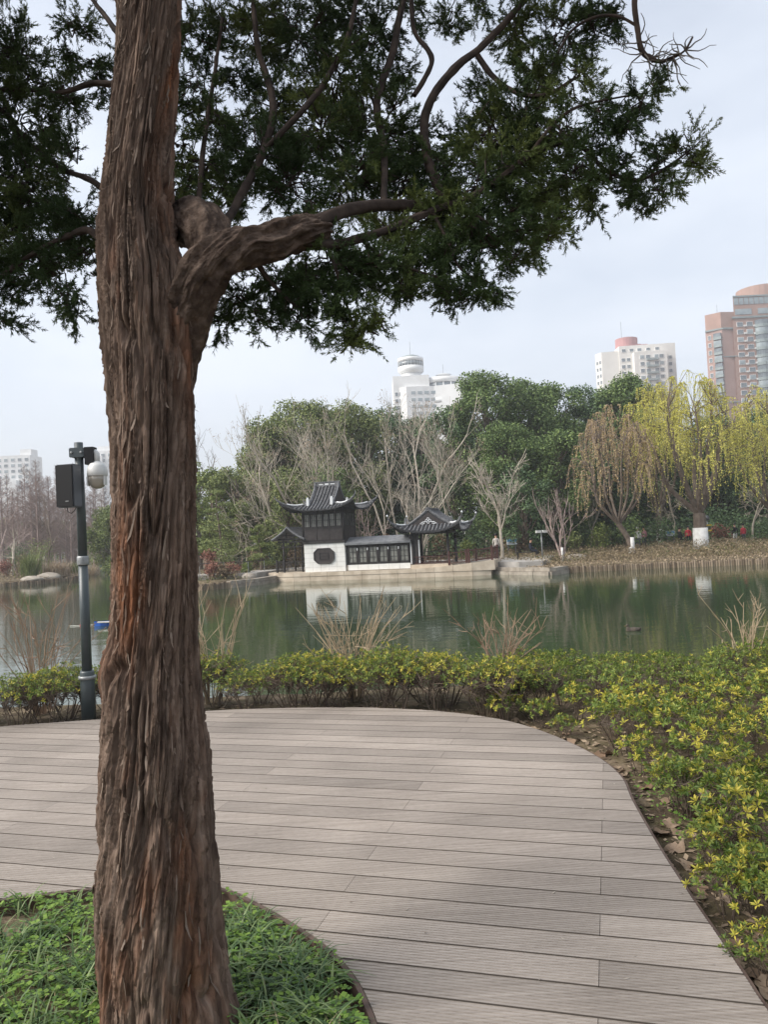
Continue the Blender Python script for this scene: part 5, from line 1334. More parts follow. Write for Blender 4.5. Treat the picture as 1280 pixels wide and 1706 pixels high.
# ---- willows
def willow(px, D, topy, rad, label, m, seed, trunk_r=.28, strands=420, droop=(1.5, 4.5), H0=None, leanx=0, dens=1.0, leaf=.11):
    x, y, z, H = place(px, D, topy); rng = np.random.default_rng(seed); t = thing('willow_tree', label, 'tree', (x, y, z - .05), 0, 'willows along the far shore')
    sk = MB(); fork = H * .20
    sk.tube([(0, 0, 0), (leanx * .3, 0, fork * .5), (leanx, 0, fork)], [trunk_r * 1.15, trunk_r, trunk_r * .9], 9)
    ends = []
    nl = 8; limbs = []
    for k in range(nl):
        a = 2 * pi * k / nl + rng.uniform(-.3, .3); rr = rad * rng.uniform(.35, .8); top = H * (1 - .38 * (rr / rad) ** 2) * rng.uniform(.80, .92)
        e = np.array([leanx + cos(a) * rr, sin(a) * rr * .8, top]); s0 = np.array([leanx, 0, fork - .05])
        pts = catmull([s0, s0 + (e - s0) * .35 + np.array([cos(a), sin(a), 0]) * rr * .22 + rng.normal(size=3) * .1, s0 + (e - s0) * .7 + np.array([cos(a), sin(a), 0]) * rr * .08 + rng.normal(size=3) * .15, e], 4)
        sk.tube(pts, np.linspace(trunk_r * .52, .035, len(pts)), 6); limbs.append(pts)
    allp = np.concatenate([l[4:] for l in limbs])
    for k in range(120):
        a = rng.uniform(0, 6.28); rr = rad * sqrt(rng.random()) * .92; top = H * (1 - .40 * (rr / rad) ** 2) * (rng.uniform(.93, 1.0) if k % 2 else rng.uniform(.62, .95))
        e2 = np.array([leanx + cos(a) * rr, sin(a) * rr * .8, top]); d_ = np.linalg.norm((allp - e2) * np.array([1, 1, .7]), axis=1) + np.where(allp[:, 2] > e2[2] - .3, 3, 0); s0 = allp[np.argmin(d_)]
        sk.tube([s0, (s0 + e2) / 2 + rng.normal(size=3) * .12 + (0, 0, .15), e2], [.04, .028, .014], 4, False); ends.append(e2)
    sk.build('trunk', M_barkbrown, t)
    q = MB(); q.lathe([(trunk_r * 1.32, 0), (trunk_r * 1.15, .5), (trunk_r * 1.1, 1.55 if leanx == 0 else 1.15)], (leanx * .1, 0, 0), 12); q.build('whitewash_band', M_white, t, True)
    ends = np.array(ends); st = MB(); lv = MB()
    for k in range(strands):
        e = ends[rng.integers(len(ends))]; a = rng.uniform(0, 6.28); out = rng.uniform(.15, .9); L_ = rng.uniform(*droop)
        L_ = min(L_, e[2] - 1.8)
        if L_ < .4: continue
        n = 7; tt = np.linspace(0, 1, n)
        p = e + np.stack([np.cos(a) * out * np.sqrt(tt) * .9, np.sin(a) * out * np.sqrt(tt) * .9, .35 * np.sin(tt * pi) * (1 - tt) - L_ * tt ** 1.35], -1) + np.cumsum(rng.normal(size=(n, 3)) * .035, 0)
        p[:, 2] = np.minimum(p[:, 2], H)
        st.tube(p, np.linspace(.010, .005, n), 3, False)
        m_ = int(L_ * 13 * dens) + 3; s_ = rng.random(m_) * (n - 1.001); i = s_.astype(int); f = (s_ - i)[:, None]; o = p[i] * (1 - f) + p[i + 1] * f
        d = unit(np.array([0, 0, -.8]) + rng.normal(size=(m_, 3)) * .6); w = unit(np.cross(d, rng.normal(size=(m_, 3)))); Ls = rng.uniform(.7, 1.3, m_) * leaf
        diamonds(lv, o, d, w, Ls, Ls * .55, .45)
    st.build('hanging_twigs', M_barkpink if m is M_rust else mat('willow_twig', (0.22, 0.20, 0.08)), t, kind='stuff')
    lv.build('crown', m, t, kind='stuff')
willow(1168, 55, 612, 4.6, 'largest yellow green weeping willow with thick whitewashed trunk and low fork', M_willow, 401, .46, 840, (.8, 3.2), leaf=.10, dens=1.1)
willow(1054, 54, 668, 3.3, 'rust leaved willow with thin leaning whitewashed trunk', M_rust, 402, .20, 380, (.8, 2.8), leanx=-.9, leaf=.11, dens=1.3)
willow(1100, 62, 625, 3.0, 'yellow green willow between the rust leaved one and the largest', M_willow, 403, .24, 460, (.8, 3.2), leaf=.10, dens=1.2)
willow(1290, 58, 632, 4.0, 'yellow green willow cut by the picture margin beyond the largest', M_willow, 404, .28, 560, (.8, 3.2), leaf=.10, dens=1.1)
tree_w = [o for o in bpy.data.objects if o.name.startswith('willow_tree') and 'picture margin' in o['label']]
for o in tree_w: o['label'] = 'yellow green willow standing on the far side of the largest willow'

# ---- shrubs of the far shores
def shrub(px, D, topy, rad, label, m, seed, flat=.8, leaf=.13, n=900, group='rounded shrubs on the far shores'):
    x, y, z, H = place(px, D, topy); H = max(H, .4); rng = np.random.default_rng(seed); t = thing('shrub', label, 'shrub', (x, y, z - .05), 0, group)
    mb = MB(); 
    for k in range(9):
        a = rng.uniform(0, 6.28); rr = rad * rng.uniform(0, .6); br = rad * rng.uniform(.35, .55); leaf_cloud(mb, np.array([cos(a) * rr, sin(a) * rr, min(H * rng.uniform(.35, .75), H - br * .7)]), br, n // 9, rng, leaf, .8)
    mb.v = [np.concatenate([np.maximum(v, [-99, -99, .02]) for v in mb.v])] if False else mb.v
    mb.build('foliage', m, t, kind='stuff')
    q = MB()
    for k in range(5): a = rng.uniform(0, 6.28); q.tube([(0, 0, 0), (cos(a) * rad * .5, sin(a) * rad * .5, H * .6)], [.03, .012], 4, False)
    q.build('stems', M_barkbrown, t)
M_redleaf = mat('red_shrub', (0.16, 0.055, 0.04), (0.30, 0.15, 0.10), island=True, lo=0, hi=1, rough=.7, transl=.1)
M_brownleaf = mat('brown_shrub', (0.11, 0.075, 0.045), (0.27, 0.20, 0.12), island=True, lo=0, hi=1, rough=.8, transl=.1)
M_reed = mat('pampas', (0.34, 0.26, 0.17), (0.50, 0.40, 0.28), island=True, lo=0, hi=1, rough=.8, transl=.2)
sh = [(365, 54, 898, 1.0, 2, 'rounded clipped dark shrub between the layered pines', M_ever[1]), (1045, 58, 842, 2.0, 0, 'big light green shrub behind the rust leaved willow', M_ever[0]), (1000, 57, 865, 1.3, 0, 'mid green shrub in front of the big light green one', M_ever[3]),
      (955, 56, 880, .9, 0, 'small olive ball shrub behind the shore', M_ever[1]), (1200, 60, 868, 1.2, 0, 'reddish brown ball shrub beyond the lamp with yellow bands', M_redleaf), (1130, 62, 880, 1.2, 0, 'green shrub behind the information panel', M_ever[1]),
      (775, 55, 895, .9, 0, 'yellowish shrub behind the pavilion rail', M_ever[3]), (605, 55, 870, .8, 0, 'bright yellow green shrub behind the corridor roof', M_ever[3]), (735, 60, 880, 1.3, 0, 'brownish shrub behind the pavilion posts', M_brownleaf), (860, 57, 885, 1.2, 0, 'brown shrub beneath the symmetrical bare tree', M_brownleaf),
      (650, 56, 880, 1.1, 0, 'russet shrub behind the corridor', M_redleaf), (350, 50, 930, .8, 0, 'low red shrub beside the juniper trunk on the far shore', M_redleaf), (385, 51, 928, .9, 0, 'low crimson shrub at the railing', M_redleaf), (410, 52, 932, .6, 0, 'low green shrub by the bow railing', M_ever[3]), (372, 50, 936, .8, 0, 'low purple brown shrub before the crimson one', M_brownleaf),
      (345, 53, 905, .7, 0, 'red leaved shrub under the taller layered pine', M_redleaf), (430, 56, 905, 1.0, 0, 'orange brown shrub behind the bow porch', M_brownleaf), (500, 57, 890, 1.2, 0, 'brown shrub behind the porch roof', M_brownleaf),
      (28, 80, 892, 2.0, 0, 'dark green rounded bush on the left shore', M_ever[2]), (65, 85, 890, 1.8, 0, 'olive bush before the redwood grove', M_ever[1]), (40, 76, 920, 1.2, 0, 'low purple brown bush on the left shore', M_brownleaf), (10, 74, 930, 1.2, 0, 'low reddish bush at the waterside of the left shore', M_redleaf),
      (150, 100, 905, 2.4, 0, 'olive bush at the foot of the footbridge', M_ever[1]), (1275, 62, 860, 1.6, 0, 'dark shrub behind the far end of the promenade', M_ever[2]), (1100, 60, 850, 1.6, 0, 'dark shrub under the yellow willow', M_ever[2]), (910, 62, 862, 1.8, 0, 'dark shrub behind the vase shaped bare tree', M_ever[2]), (795, 64, 850, 2.2, 0, 'dark shrub filling behind the pavilion corner', M_ever[2]), (685, 66, 850, 2.2, 0, 'dark shrub filling below the hotel', M_ever[2]), (590, 66, 850, 2.2, 0, 'dark shrub filling behind the tower', M_ever[2]), (520, 62, 850, 1.8, 0, 'olive shrub behind the porch and tower corner', M_ever[1])]
for i, (px, D, ty, rad, _, lab, m) in enumerate(sh): shrub(px, D, ty, rad, lab, m, 500 + i, n=1100 if rad > 1 else 700)
def reeds(px, D, topy, rad, label, m, seed, n=260):
    x, y, z, H = place(px, D, topy); rng = np.random.default_rng(seed); mb = MB()
    o = np.stack([rng.normal(size=n) * rad * .35, rng.normal(size=n) * rad * .35, np.zeros(n)], -1)
    blades(mb, o, rng.uniform(0, 6.28, n), rng.uniform(.7, 1.15, n) * H, np.full(n, .05), rng.uniform(.3, .9, n), rng)
    ob = mb.build('reed_clump', m); ob.location = (x, y, z - .03); tag(ob, label, 'reeds', 'ornamental grass clumps on the left shore')
reeds(50, 72, 905, 1.4, 'pale green ornamental grass clump beside the flat boulder', M_ever[3], 1); reeds(98, 74, 925, 1.5, 'pinkish buff ornamental grass clump behind the boulder', M_buff, 2); reeds(88, 73, 928, 1.2, 'buff grass clump touching the young tree', M_reed, 5)
reeds(146, 84, 925, 1.3, 'tall straw coloured grass clump by the footbridge water', M_reed, 3); reeds(120, 82, 930, 1.2, 'green reed clump between the pole and the footbridge', M_ever[3], 4)

# brown low planting on the right shore: ground cover nobody could count
def cover(name, label, region, n, hmax, m, seed, size=.10, dens=None):
    rng = np.random.default_rng(seed); x = rng.uniform(region[0], region[1], n); y = rng.uniform(region[2], region[3], n); s = sd_pond(x, y); k = (s > region[4]) & (s < region[5]); 
    if dens: k &= (fbm(x * .5, y * .5, seed, 2) > dens)
    x, y = x[k], y[k]; n = len(x); hh = hmax * fbm(x * .7, y * .7, 5 + seed, 2) * 1.5 * rng.random(n)
    d = unit(rng.normal(size=(n, 3)) + np.array([0, 0, .5])); w = unit(np.cross(d, rng.normal(size=(n, 3)))); Ls = rng.uniform(.6, 1.4, n) * size; mb = MB()
    diamonds(mb, np.stack([x, y, terr(x, y) + hh], -1), d, w, Ls, Ls * .6, .5); tag(mb.build(name, m, kind='stuff'), label, 'ground cover')
M_cov = mat('brown_cover', (0.13, 0.10, 0.055), (0.33, 0.26, 0.17), island=True, lo=0, hi=1, rough=.85, c3=(0.20, 0.155, 0.09), transl=.1)
M_covg = mat('green_cover', (0.055, 0.075, 0.022), (0.15, 0.15, 0.05), island=True, lo=0, hi=1, rough=.8, transl=.1)
cover('brown_planting', 'brown leafy low planting along the right far shore', (8.5, 32, 44, 64, 1.6, 20), 42000, .6, M_cov, 3)
cover('green_planting', 'dull green low planting mixed along the right far shore', (8.5, 32, 45, 64, 2.2, 20), 14000, .55, M_covg, 4, dens=.5)
cover('dry_leaves_far', 'dry tan leaf carpet on the right far shore', (8.5, 32, 43, 50, .2, 4), 7000, .04, M_reed, 6, .09)
cover('left_shore_litter', 'brown dry planting on the left far shore', (-60, -24, 60, 90, .5, 16), 16000, .35, M_cov, 7, .13)
cover('mid_shore_planting', 'mixed brown planting behind the stone boat', (-14, 9, 49, 62, 1.5, 14), 20000, .5, M_cov, 8)
cover('mid_shore_green', 'short green planting beside the bow of the stone boat', (-14, 9, 46, 62, .8, 14), 9000, .25, M_covg, 9)
# wood floor behind: dark undergrowth
cover('wood_undergrowth', 'dark undergrowth below the evergreen wood', (-14, 36, 58, 76, 6, 60), 30000, 2.2, M_ever[2], 10, .2)

# ---- shore edging
palisade([(10.5, 45.3), (16, 45.1), (21.7, 44.1), (27, 43.2), (34, 42.1)], .065, -.80, -1.6, 'row of short upright logs edging the right far shore', np.random.default_rng(2))
palisade([(-46, 62.2), (-40, 64.1), (-33, 65.7), (-30.4, 67.6), (-29.7, 74), (-31, 80)], .09, -.80, -1.6, 'row of short logs edging the left far shore', np.random.default_rng(3))
palisade([(-13.2, 48.5), (-11, 45.7), (-9.6, 47.0)], .06, -.75, -1.6, 'short log edging beside the juniper trunk on the middle shore', np.random.default_rng(4))
M_stone = mat('bank_stone', (0.22, 0.19, 0.155), (0.36, 0.32, 0.265), scale=2.2, rough=.9, bump=.5, bscale=10, detail=7)
def stone_wall(pts, z0, z1, label, blk=1.1, rows=3):
    pts = np.asarray(pts, float); t = thing('stone_bank_wall', label, 'wall', (pts[0][0], pts[0][1], z0)); rng = random.Random(6)
    ln = np.concatenate([[0], np.cumsum(np.linalg.norm(np.diff(pts, axis=0), axis=1))]); o = np.array([pts[0][0], pts[0][1], z0])
    for r in range(rows):
        s = -rng.uniform(0, blk * .5)
        while s < ln[-1]:
            L_ = blk * rng.uniform(.7, 1.3); a, b_ = max(0, s), min(ln[-1], s + L_); s += L_
            if b_ - a < .1: continue
            A = np.array([np.interp(a, ln, pts[:, 0]), np.interp(a, ln, pts[:, 1])]); B = np.array([np.interp(b_, ln, pts[:, 0]), np.interp(b_, ln, pts[:, 1])])
            h = (z1 - z0) / rows; zc = h * (r + .5); d = unit(B - A) * .008
            q = MB(); off = np.array([-(B - A)[1], (B - A)[0]]); off = unit(off) * (.10 * r + rng.uniform(-.02, .02))
            q.beam((*(A + d + off - o[:2]), zc), (*(B - d + off - o[:2]), zc), .45, h - .015); q.build('stone', M_stone, t)
stone_wall([(6.6, 48.0), (7.6, 46.0), (9.4, 43.6), (10.6, 45.2)], -1.4, -.72, 'low coursed stone bank beside the stern of the stone boat', 1.0)
stone_wall([(-9.6, 47.1), (-8.2, 48.7), (-7.4, 51.5)], -1.4, -.72, 'low coursed stone bank under the bow of the stone boat', 1.1)
# paved landing behind the stern
M_pave = mat('pale_paving', (0.28, 0.265, 0.24), (0.37, 0.35, 0.325), scale=2, rough=.85)
q = MB(); poly = [(6.9, 48.4), (8.0, 46.6), (9.4, 46.4), (12.5, 56), (30, 60), (30, 62.5), (5, 58), (4.5, 53.5)]
q.prism(poly, -.9, -.42); structure(q.build('paved_path', M_pave))
q = MB(); q.prism([(-14, 50.5), (-8.6, 50.8), (-7.8, 53.0), (-7.4, 54), (4.6, 53.6), (5, 58), (-7, 57), (-14, 53)], -.9, -.43); structure(q.build('promenade', M_pave))

# ---- second rank of the wood and far tree belts that close the horizon
BK = 'background trees closing the horizon behind the wood'
fills = [(470, 84, 745), (530, 86, 720), (600, 88, 735), (660, 88, 745), (720, 90, 750), (780, 86, 690), (850, 88, 690), (910, 88, 690), (970, 88, 700), (1030, 90, 690), (1090, 88, 735), (1150, 90, 740), (1215, 88, 735), (1290, 88, 720), (1370, 86, 720), (410, 82, 790)]
for i, (px, D, ty) in enumerate(fills):
    evergreen('background_tree', px, D, ty, 4.2, 'dark dense tree in the second rank of the wood', M_ever[2 if i % 3 else 1], 700 + i, BK, leaf=.30, nblob=44, dens=150, crown0=.0)
for i in range(17):
    px = -40 + i * 24; D = 150 + (i * 37) % 40
    x, y, z, H = place(px, D, 862 + (i * 53) % 26)
    evergreen('distant_tree', px, D, 862 + (i * 53) % 26, 6.0, 'hazy low tree beyond the redwood grove', M_ever[1], 740 + i, 'hazy trees beyond the redwood grove', leaf=.5, nblob=26, dens=45, crown0=.0)
for i in range(16):
    px = 470 + i * 56; D = 66 + (i * 29) % 8
    shrub(px, D, 826 + (i * 31) % 26, 2.6, 'tall dark shrub under the evergreen wood', M_ever[2], 780 + i, leaf=.2, n=1500, group='dark shrubs under the evergreen wood')
# ================================================================== buildings behind the park
M_glass = mat('dark_window_glass', (0.09, 0.11, 0.125), (0.20, 0.23, 0.25), scale=.4, rough=.15, spec=.6)
M_glassl = mat('pale_window_glass', (0.34, 0.39, 0.40), (0.22, 0.26, 0.28), scale=.4, rough=.2, spec=.6)
M_brick = mat('pink_brick_cladding', (0.33, 0.212, 0.17), (0.39, 0.25, 0.205), scale=.3, rough=.85)
M_brick2 = mat('pink_plaster', (0.355, 0.235, 0.20), (0.40, 0.265, 0.228), scale=.2, rough=.85)
M_greyb = mat('grey_green_parapet', (0.21, 0.25, 0.25), (0.27, 0.31, 0.31), scale=.5, rough=.7)
M_cream = mat('cream_facade', (0.66, 0.64, 0.60), (0.72, 0.70, 0.66), scale=.2, rough=.85)
M_conc = mat('white_facade', (0.70, 0.70, 0.69), (0.78, 0.78, 0.77), scale=.2, rough=.85)
M_drum = mat('rose_drum', (0.40, 0.20, 0.20), (0.46, 0.25, 0.24), scale=.3, rough=.85)
M_acu = mat('air_conditioner', (0.62, 0.62, 0.60), rough=.6)
M_mast = mat('mast', (0.25, 0.26, 0.28), rough=.5)
WIN = {}
def unit_box(name, w, d, h, m):
    k = (name, round(w, 2), round(d, 2), round(h, 2), m.name)
    if k not in WIN: WIN[k] = MB().box((0, 0, 0), (w, d, h)).mesh(name); WIN[k].materials.append(m)
    return WIN[k]
def put(name, me, parent, loc, rz=0): o = obj(name, me, None, parent); o.location = loc; o.rotation_euler = (0, 0, rz); return o
def site(px, D, topy): x, y, z, H = place(px, D, topy, topy + 60); return x, y, -.6, H + z + .6
def mpp(D): return D / 1280
def window(parent, x, y, z, w, h, rz=0, m=None, frame=True):
    """framed window set into a facade whose outward normal is -Y turned by rz"""
    m = m or M_glass
    f = put('window', unit_box('window_frame', w + .25, .30, h + .25, M_conc if frame else M_greyb), parent, (x, y, z), rz)
    put('pane', unit_box('pane', w, .34, h, m), f, (0, -.02, 0)); return f

# ---- pink brick tower (right)
D = 300; k = mpp(D); x0, y0, z0, H = site(1222, D, 491)
bt = thing('brick_tower', 'tall pink brick apartment tower with round rooftop drum behind the willows', 'building', (x0, y0, z0), 0)
rr2 = random.Random(3)
W_ = 30.0; Hm = H                                     # main block from px 1222 to the right
MB().prism([(0, 0), (W_, 0), (W_ + 9, 22), (11, 22)], 0, Hm - 9).build('main_block', M_brick, bt)
MB().prism([(1.0, .8), (W_, .8), (W_ + 9, 22), (12, 22)], Hm - 9, Hm - 1).build('penthouse', M_brick, bt)
MB().prism([(-.4, -.5), (W_, -.5), (W_ + 9, 22.4), (10.6, 22.4)], Hm - 9.6, Hm - 8.9).build('cornice', M_greyb, bt)
MB().prism([(.8, .4), (W_, .4), (W_ + 9, 22), (11.8, 22)], Hm - 1, Hm - .4).build('cornice', M_greyb, bt)
for i in range(14): put('window', unit_box('penthouse_glass', 1.7, .3, 2.6, M_glassl), bt, (2.2 + i * 2.0, .75, Hm - 2.6))
for i in range(3): put('window', unit_box('penthouse_band', 6.5, .3, 2.2, M_glassl), bt, (4.8 + i * 9.0, .75, Hm - 6.8))
MB().lathe([(8.5, Hm - 1), (8.5, Hm + 4.2)], (W_ * .5 + 1.0, 10, 0), 28).build('roof_drum', M_brick, bt)
nf = int((Hm - 10) / 3.0)
for f in range(min(nf, 22)):
    z = Hm - 12 - f * 3.0
    for j, xx in enumerate((2.7, 6.5)):
        window(bt, xx, -.05, z, 2.2, 1.6, m=rr2.choice([M_glass, M_glassl, M_glass])); put('air_conditioner', unit_box('air_conditioner', .9, .5, .7, M_acu), bt, (xx + 1.9, -.35, z - .8 + rr2.uniform(-.2, .4)))
    q = MB().lathe([(3.2, -.75), (3.2, .45)], (0, 0, 0), 12, pi, 2 * pi, 1, .7); b1 = q.mesh('balcony') if f == 0 else b1
    if f == 0: b1.materials.append(M_greyb); g1 = MB().lathe([(3.0, -.7), (3.0, .95)], (0, 0, 0), 12, pi, 2 * pi, 1, .7).mesh('balcony_glass'); g1.materials.append(M_glassl); g2 = g1.copy(); g2.materials.clear(); g2.materials.append(M_glass)
    for xx in (11.6, 19.8):
        bb = put('balcony', b1, bt, (xx, 0, z - .85)); put('glazing', g1 if rr2.random() < .6 else g2, bb, (0, 0, 1.15))
for xx in (15.1, 16.3, 23.5): MB().span((xx, -1.5, 0), (xx + .6, 0, Hm - 9.7)).build('fin', M_brick, bt)
# lower wing, turned
wx, wy = P(1176, 560, D + 4)[0] - x0, 4.0
Hw = H - (519 - 491) * k
wing = [(0, 0), (4.8, -4.0), (11.6, -3.2), (13.5, 14), (6.8, 14)]
wing = [(wx + a, wy + b_) for a, b_ in wing]
MB().prism(wing, 0, Hw - 7).build('wing', M_brick2, bt)
MB().prism([(wx + (a - wx) * .94 + .3, b_ + .4) for a, b_ in wing], Hw - 6.4, Hw).build('wing_top', M_brick, bt)
MB().prism([(a + (-.3 if a < wx + 2 else .3), b_ - .5) for a, b_ in wing], Hw - 7, Hw - 6.4).build('cornice', M_greyb, bt)
az = math.atan2(-4.0, 4.8)
for f in range(18):
    z = Hw - 9.5 - f * 3.0
    bb = put('balcony', unit_box('wing_balcony', 3.0, 1.0, 1.1, M_greyb), bt, (wx + 3.5 - .35, wy - 2.9 - .4, z - .8), az); put('glazing', unit_box('wing_glazing', 2.8, .9, 1.4, M_glassl if f % 2 else M_glass), bb, (0, 0, 1.28))
    window(bt, wx + 1.1, wy - .95, z, 1.0, 1.5, az)
for zz in (Hw - 18, Hw - 36): MB().span((wx + 4.8, wy - 4.1, zz), (wx + 11.7, wy - 3.0, zz + .35)).build('string_course', M_greyb, bt)
for f in range(6): put('air_conditioner', unit_box('air_conditioner', .9, .5, .7, M_acu), bt, (wx + 10.6, wy - 3.5, Hw - 9.5 - f * 6))
MB().tube([(wx + 7, wy + 4, Hw - .2), (wx + 7, wy + 4, Hw + 5)], .08, 5).build('mast', M_mast, bt)

# ---- cream slab with rose drum
D = 350; k = mpp(D); x0, y0, z0, H = site(1035, D, 577)
sb_ = thing('cream_tower', 'cream apartment tower with rose coloured rooftop drum behind the evergreens', 'building', (x0, y0, z0), radians(-4))
Wm = (1127 - 1035) * k
MB().span((0, 0, 0), (Wm, 16, H)).build('main_block', M_cream, sb_)
MB().span((5.6, -4.0, 0), (Wm - 5.0, -.01, H - 4.0)).build('centre_bay', M_cream, sb_)
MB().prism([(-9.8, 5.5), (-7.8, 1.2), (-.02, .8), (-.02, 15), (-5.0, 15)], 0, H - 2.0).build('left_wing', M_cream, sb_)
MB().lathe([(5.0, H), (5.0, H + 4.6)], (5.2, 7, 0), 24).build('roof_drum', M_drum, sb_)
for i in range(5): MB().span((2 + i * 3.0, 3.5, H), (2 + i * 3 + 2.9, 10, H + 1.8 - i * .25)).build('roof_step', M_drum, sb_)
MB().tube([(3.2, 7, H + 4.5), (3.2, 7, H + 13)], .10, 5).build('mast', M_mast, sb_)
for f in range(20):
    z = H - 6.5 - f * 3.1
    for xx in (9.0, 11.6, 15.4, 17.6): window(sb_, xx, -4.05, z, 1.7, 1.5, m=M_glass if (f + int(xx)) % 3 else M_glassl)
    put('balcony', unit_box('balcony_grey', 5.2, 1.2, .9, M_greyb), sb_, (13.5, -4.5, z - 1.2))
    for xx in (1.6, 4.0): window(sb_, xx, -.05, z, 1.5, 1.4)
    window(sb_, Wm - 2.6, -.05, z, 1.4, 1.4)
    for q_, xx in ((0, -9.2), (1, -8.3)): window(sb_, xx + .1, 4.2 - q_ * 1.9, z, 1.2, 1.5, math.atan2(-4.3, 2.0))
for xx in (2, 5.5, 9, 13, 17): window(sb_, xx, -.06 if xx < 5 or xx > 20 else -.06, H - 2.2, 1.6, 1.2)

# ---- hotel with revolving top
D = 360; k = mpp(D); xc, y0, z0, Hh = site(689, D, 626)
ht = thing('hotel', 'white hotel with round banded lookout and antenna above the trees', 'building', (xc, y0, z0), 0)
MB().span((-9, -3, 0), (8, 16, Hh - .5)).build('main_block', M_conc, ht)
MB().prism([(-9.5, -1), (-3, -5), (10, -3.5), (22, -7), (24, -2), (24, 14), (-9, 14)], 0, Hh - 6).build('terrace_block', M_conc, ht)
rd_ = [(4.6, Hh - 2), (4.6, Hh + 1.6)]
MB().lathe(rd_, (0, 3, 0), 28).build('lookout_neck', M_conc, ht, True)
MB().lathe([(5.2, Hh + 1.6), (6.1, Hh + 2.4), (6.1, Hh + 4.6)], (0, 3, 0), 32).build('lookout_ring', M_conc, ht, True)
gl = MB().lathe([(6.0, Hh + 4.6), (6.0, Hh + 6.9)], (0, 3, 0), 32).build('lookout_glass', M_glass, ht, True)
for q in range(24):
    a = q * 2 * pi / 24; put('mullion', unit_box('mullion', .14, .14, 2.3, M_conc), gl, (6.02 * cos(a), 3 + 6.02 * sin(a), Hh + 5.75))
MB().lathe([(6.1, Hh + 6.9), (6.1, Hh + 8.6), (5.6, Hh + 8.7)], (0, 3, 0), 32).build('lookout_ring', M_conc, ht, True)
MB().lathe([(5.5, Hh + 8.6), (4.4, Hh + 9.5), (2.5, Hh + 10.2), (0, Hh + 10.5)], (0, 3, 0), 24).build('dome_roof', M_greyb, ht, True)
MB().tube([(0, 3, Hh + 10.3), (0, 3, Hh + 17)], .10, 5).build('mast', M_mast, ht)
# curved terraces to the right
for z_, r_, m in ((Hh - 4.0, 11.5, M_conc), (Hh - 6.6, 11.2, M_glass), (Hh - 9.2, 12.4, M_conc), (Hh - 11.2, 12.0, M_glass), (Hh - 14, 12.6, M_conc), (Hh - 16.2, 12.0, M_glass)):
    MB().lathe([(r_, z_), (r_, z_ + 2.5)], (15, 8, 0), 36).build('terrace_band', m, ht, True)
for q in range(9): a = pi + .25 + q * .32; put('terrace_pier', unit_box('terrace_pier', .5, .5, 2.4, M_conc), ht, (15 + 11.3 * cos(a), 8 + 11.3 * sin(a), Hh - 5.4))
MB().lathe([(2.2, Hh - 1.6), (2.2, Hh + .6)], (15.5, 6, 0), 16).build('roof_pod', M_conc, ht, True)
MB().lathe([(3.2, Hh + .3), (3.8, Hh + .7), (3.2, Hh + 1.0)], (15.5, 6, 0), 24).build('roof_ring', M_conc, ht, True)
MB().tube([(15.5, 6, Hh + .5), (15.5, 6, Hh + 6.0)], .10, 5).build('mast', M_mast, ht)
for f in range(12):
    for xx in (-7.6, -5.6): window(ht, xx, -3.05, Hh - 9 - f * 3.2, 1.3, 1.6)
    for xx in (0, 3.2, 6.4, 9.6): window(ht, xx, -4.55 + xx * .11, Hh - 9 - f * 3.2, 2.2, 1.5, m=M_glassl)

# ---- white towers on the left
def white_tower(px0, px1, topy, D, label, steps, seed):
    k = mpp(D); x, y, z, H = site(px0, D, topy); w = (px1 - px0) * k; t = thing('white_tower', label, 'building', (x, y, z), 0); r = random.Random(seed)
    MB().span((0, 0, 0), (w, 15, H)).build('main_block', M_conc, t)
    for (a, b_, dz, dy) in steps: MB().span((a * w, dy, 0 if dz < 0 else H), (b_ * w, dy + (8 if dy > 0 else 6), H + dz)).build('stepped_block', M_conc, t)
    n = max(3, int(w / 3.4)); 
    for f in range(int(H / 3.1) - 1):
        if f > 17: break
        for i in range(n):
            window(t, (i + .5) * w / n, -.05, H - 2.5 - f * 3.1, w / n * .5, 1.6, m=M_glassl if r.random() < .5 else M_glass, frame=True)
    return t
white_tower(-40, 52, 762, 420, 'white apartment slab with stepped roof behind the redwood grove', [(.78, .98, 3.5, 3.0), (.62, .8, -14, -4.0), (.8, 1.06, -20, -5.0)], 1)
white_tower(156, 215, 752, 440, 'slender white apartment tower partly hidden by the juniper trunk', [(.1, .45, 3.0, 3.0), (.0, .3, -3, -2.0)], 2)
white_tower(72, 118, 832, 480, 'lower pale tower hazy behind the redwoods', [(.2, .6, 2.5, 3.0)], 3)
# ================================================================== small things on the far shores and the water
def ground_at(px, D): b0 = P(px, 905, D); return float(b0[0]), float(b0[1]), tz(b0[0], b0[1])
# boulders
def boulder(px, D, sx, sy, sz, label, seed):
    x, y, z = ground_at(px, D); rng = np.random.default_rng(seed); bm = bmesh.new(); bmesh.ops.create_icosphere(bm, subdivisions=3, radius=1)
    for v in bm.verts:
        n = float(fbm(v.co.x * 1.4 + seed, v.co.y * 1.4, v.co.z * 1.4, 3)); v.co *= .75 + .5 * n; v.co.z = max(v.co.z, -.35)
    me = bpy.data.meshes.new('boulder'); bm.to_mesh(me); bm.free(); o = obj('boulder', me, M_stone); o.scale = (sx, sy, sz); o.location = (x, y, max(z, WATER_Z) + sz * .02); me.polygons.foreach_set('use_smooth', np.ones(len(me.polygons), bool))
    tag(o, label, 'rock')
boulder(78, 71, 1.3, .8, .45, 'long flat pale boulder on the left shore by the young tree', 1); boulder(52, 68, 1.0, .7, .35, 'low boulder at the water line of the left shore', 2); boulder(892, 49, .6, .5, .4, 'small pale rock beside the seated person', 3); boulder(958, 51, .8, .5, .35, 'flat pale rock near the vase shaped bare tree', 4)
boulder(905, 48.6, .5, .4, .3, 'little rock next to the small pale rock', 5); boulder(412, 50.5, .5, .5, .35, 'grey garden rock beside the bow railing', 6)
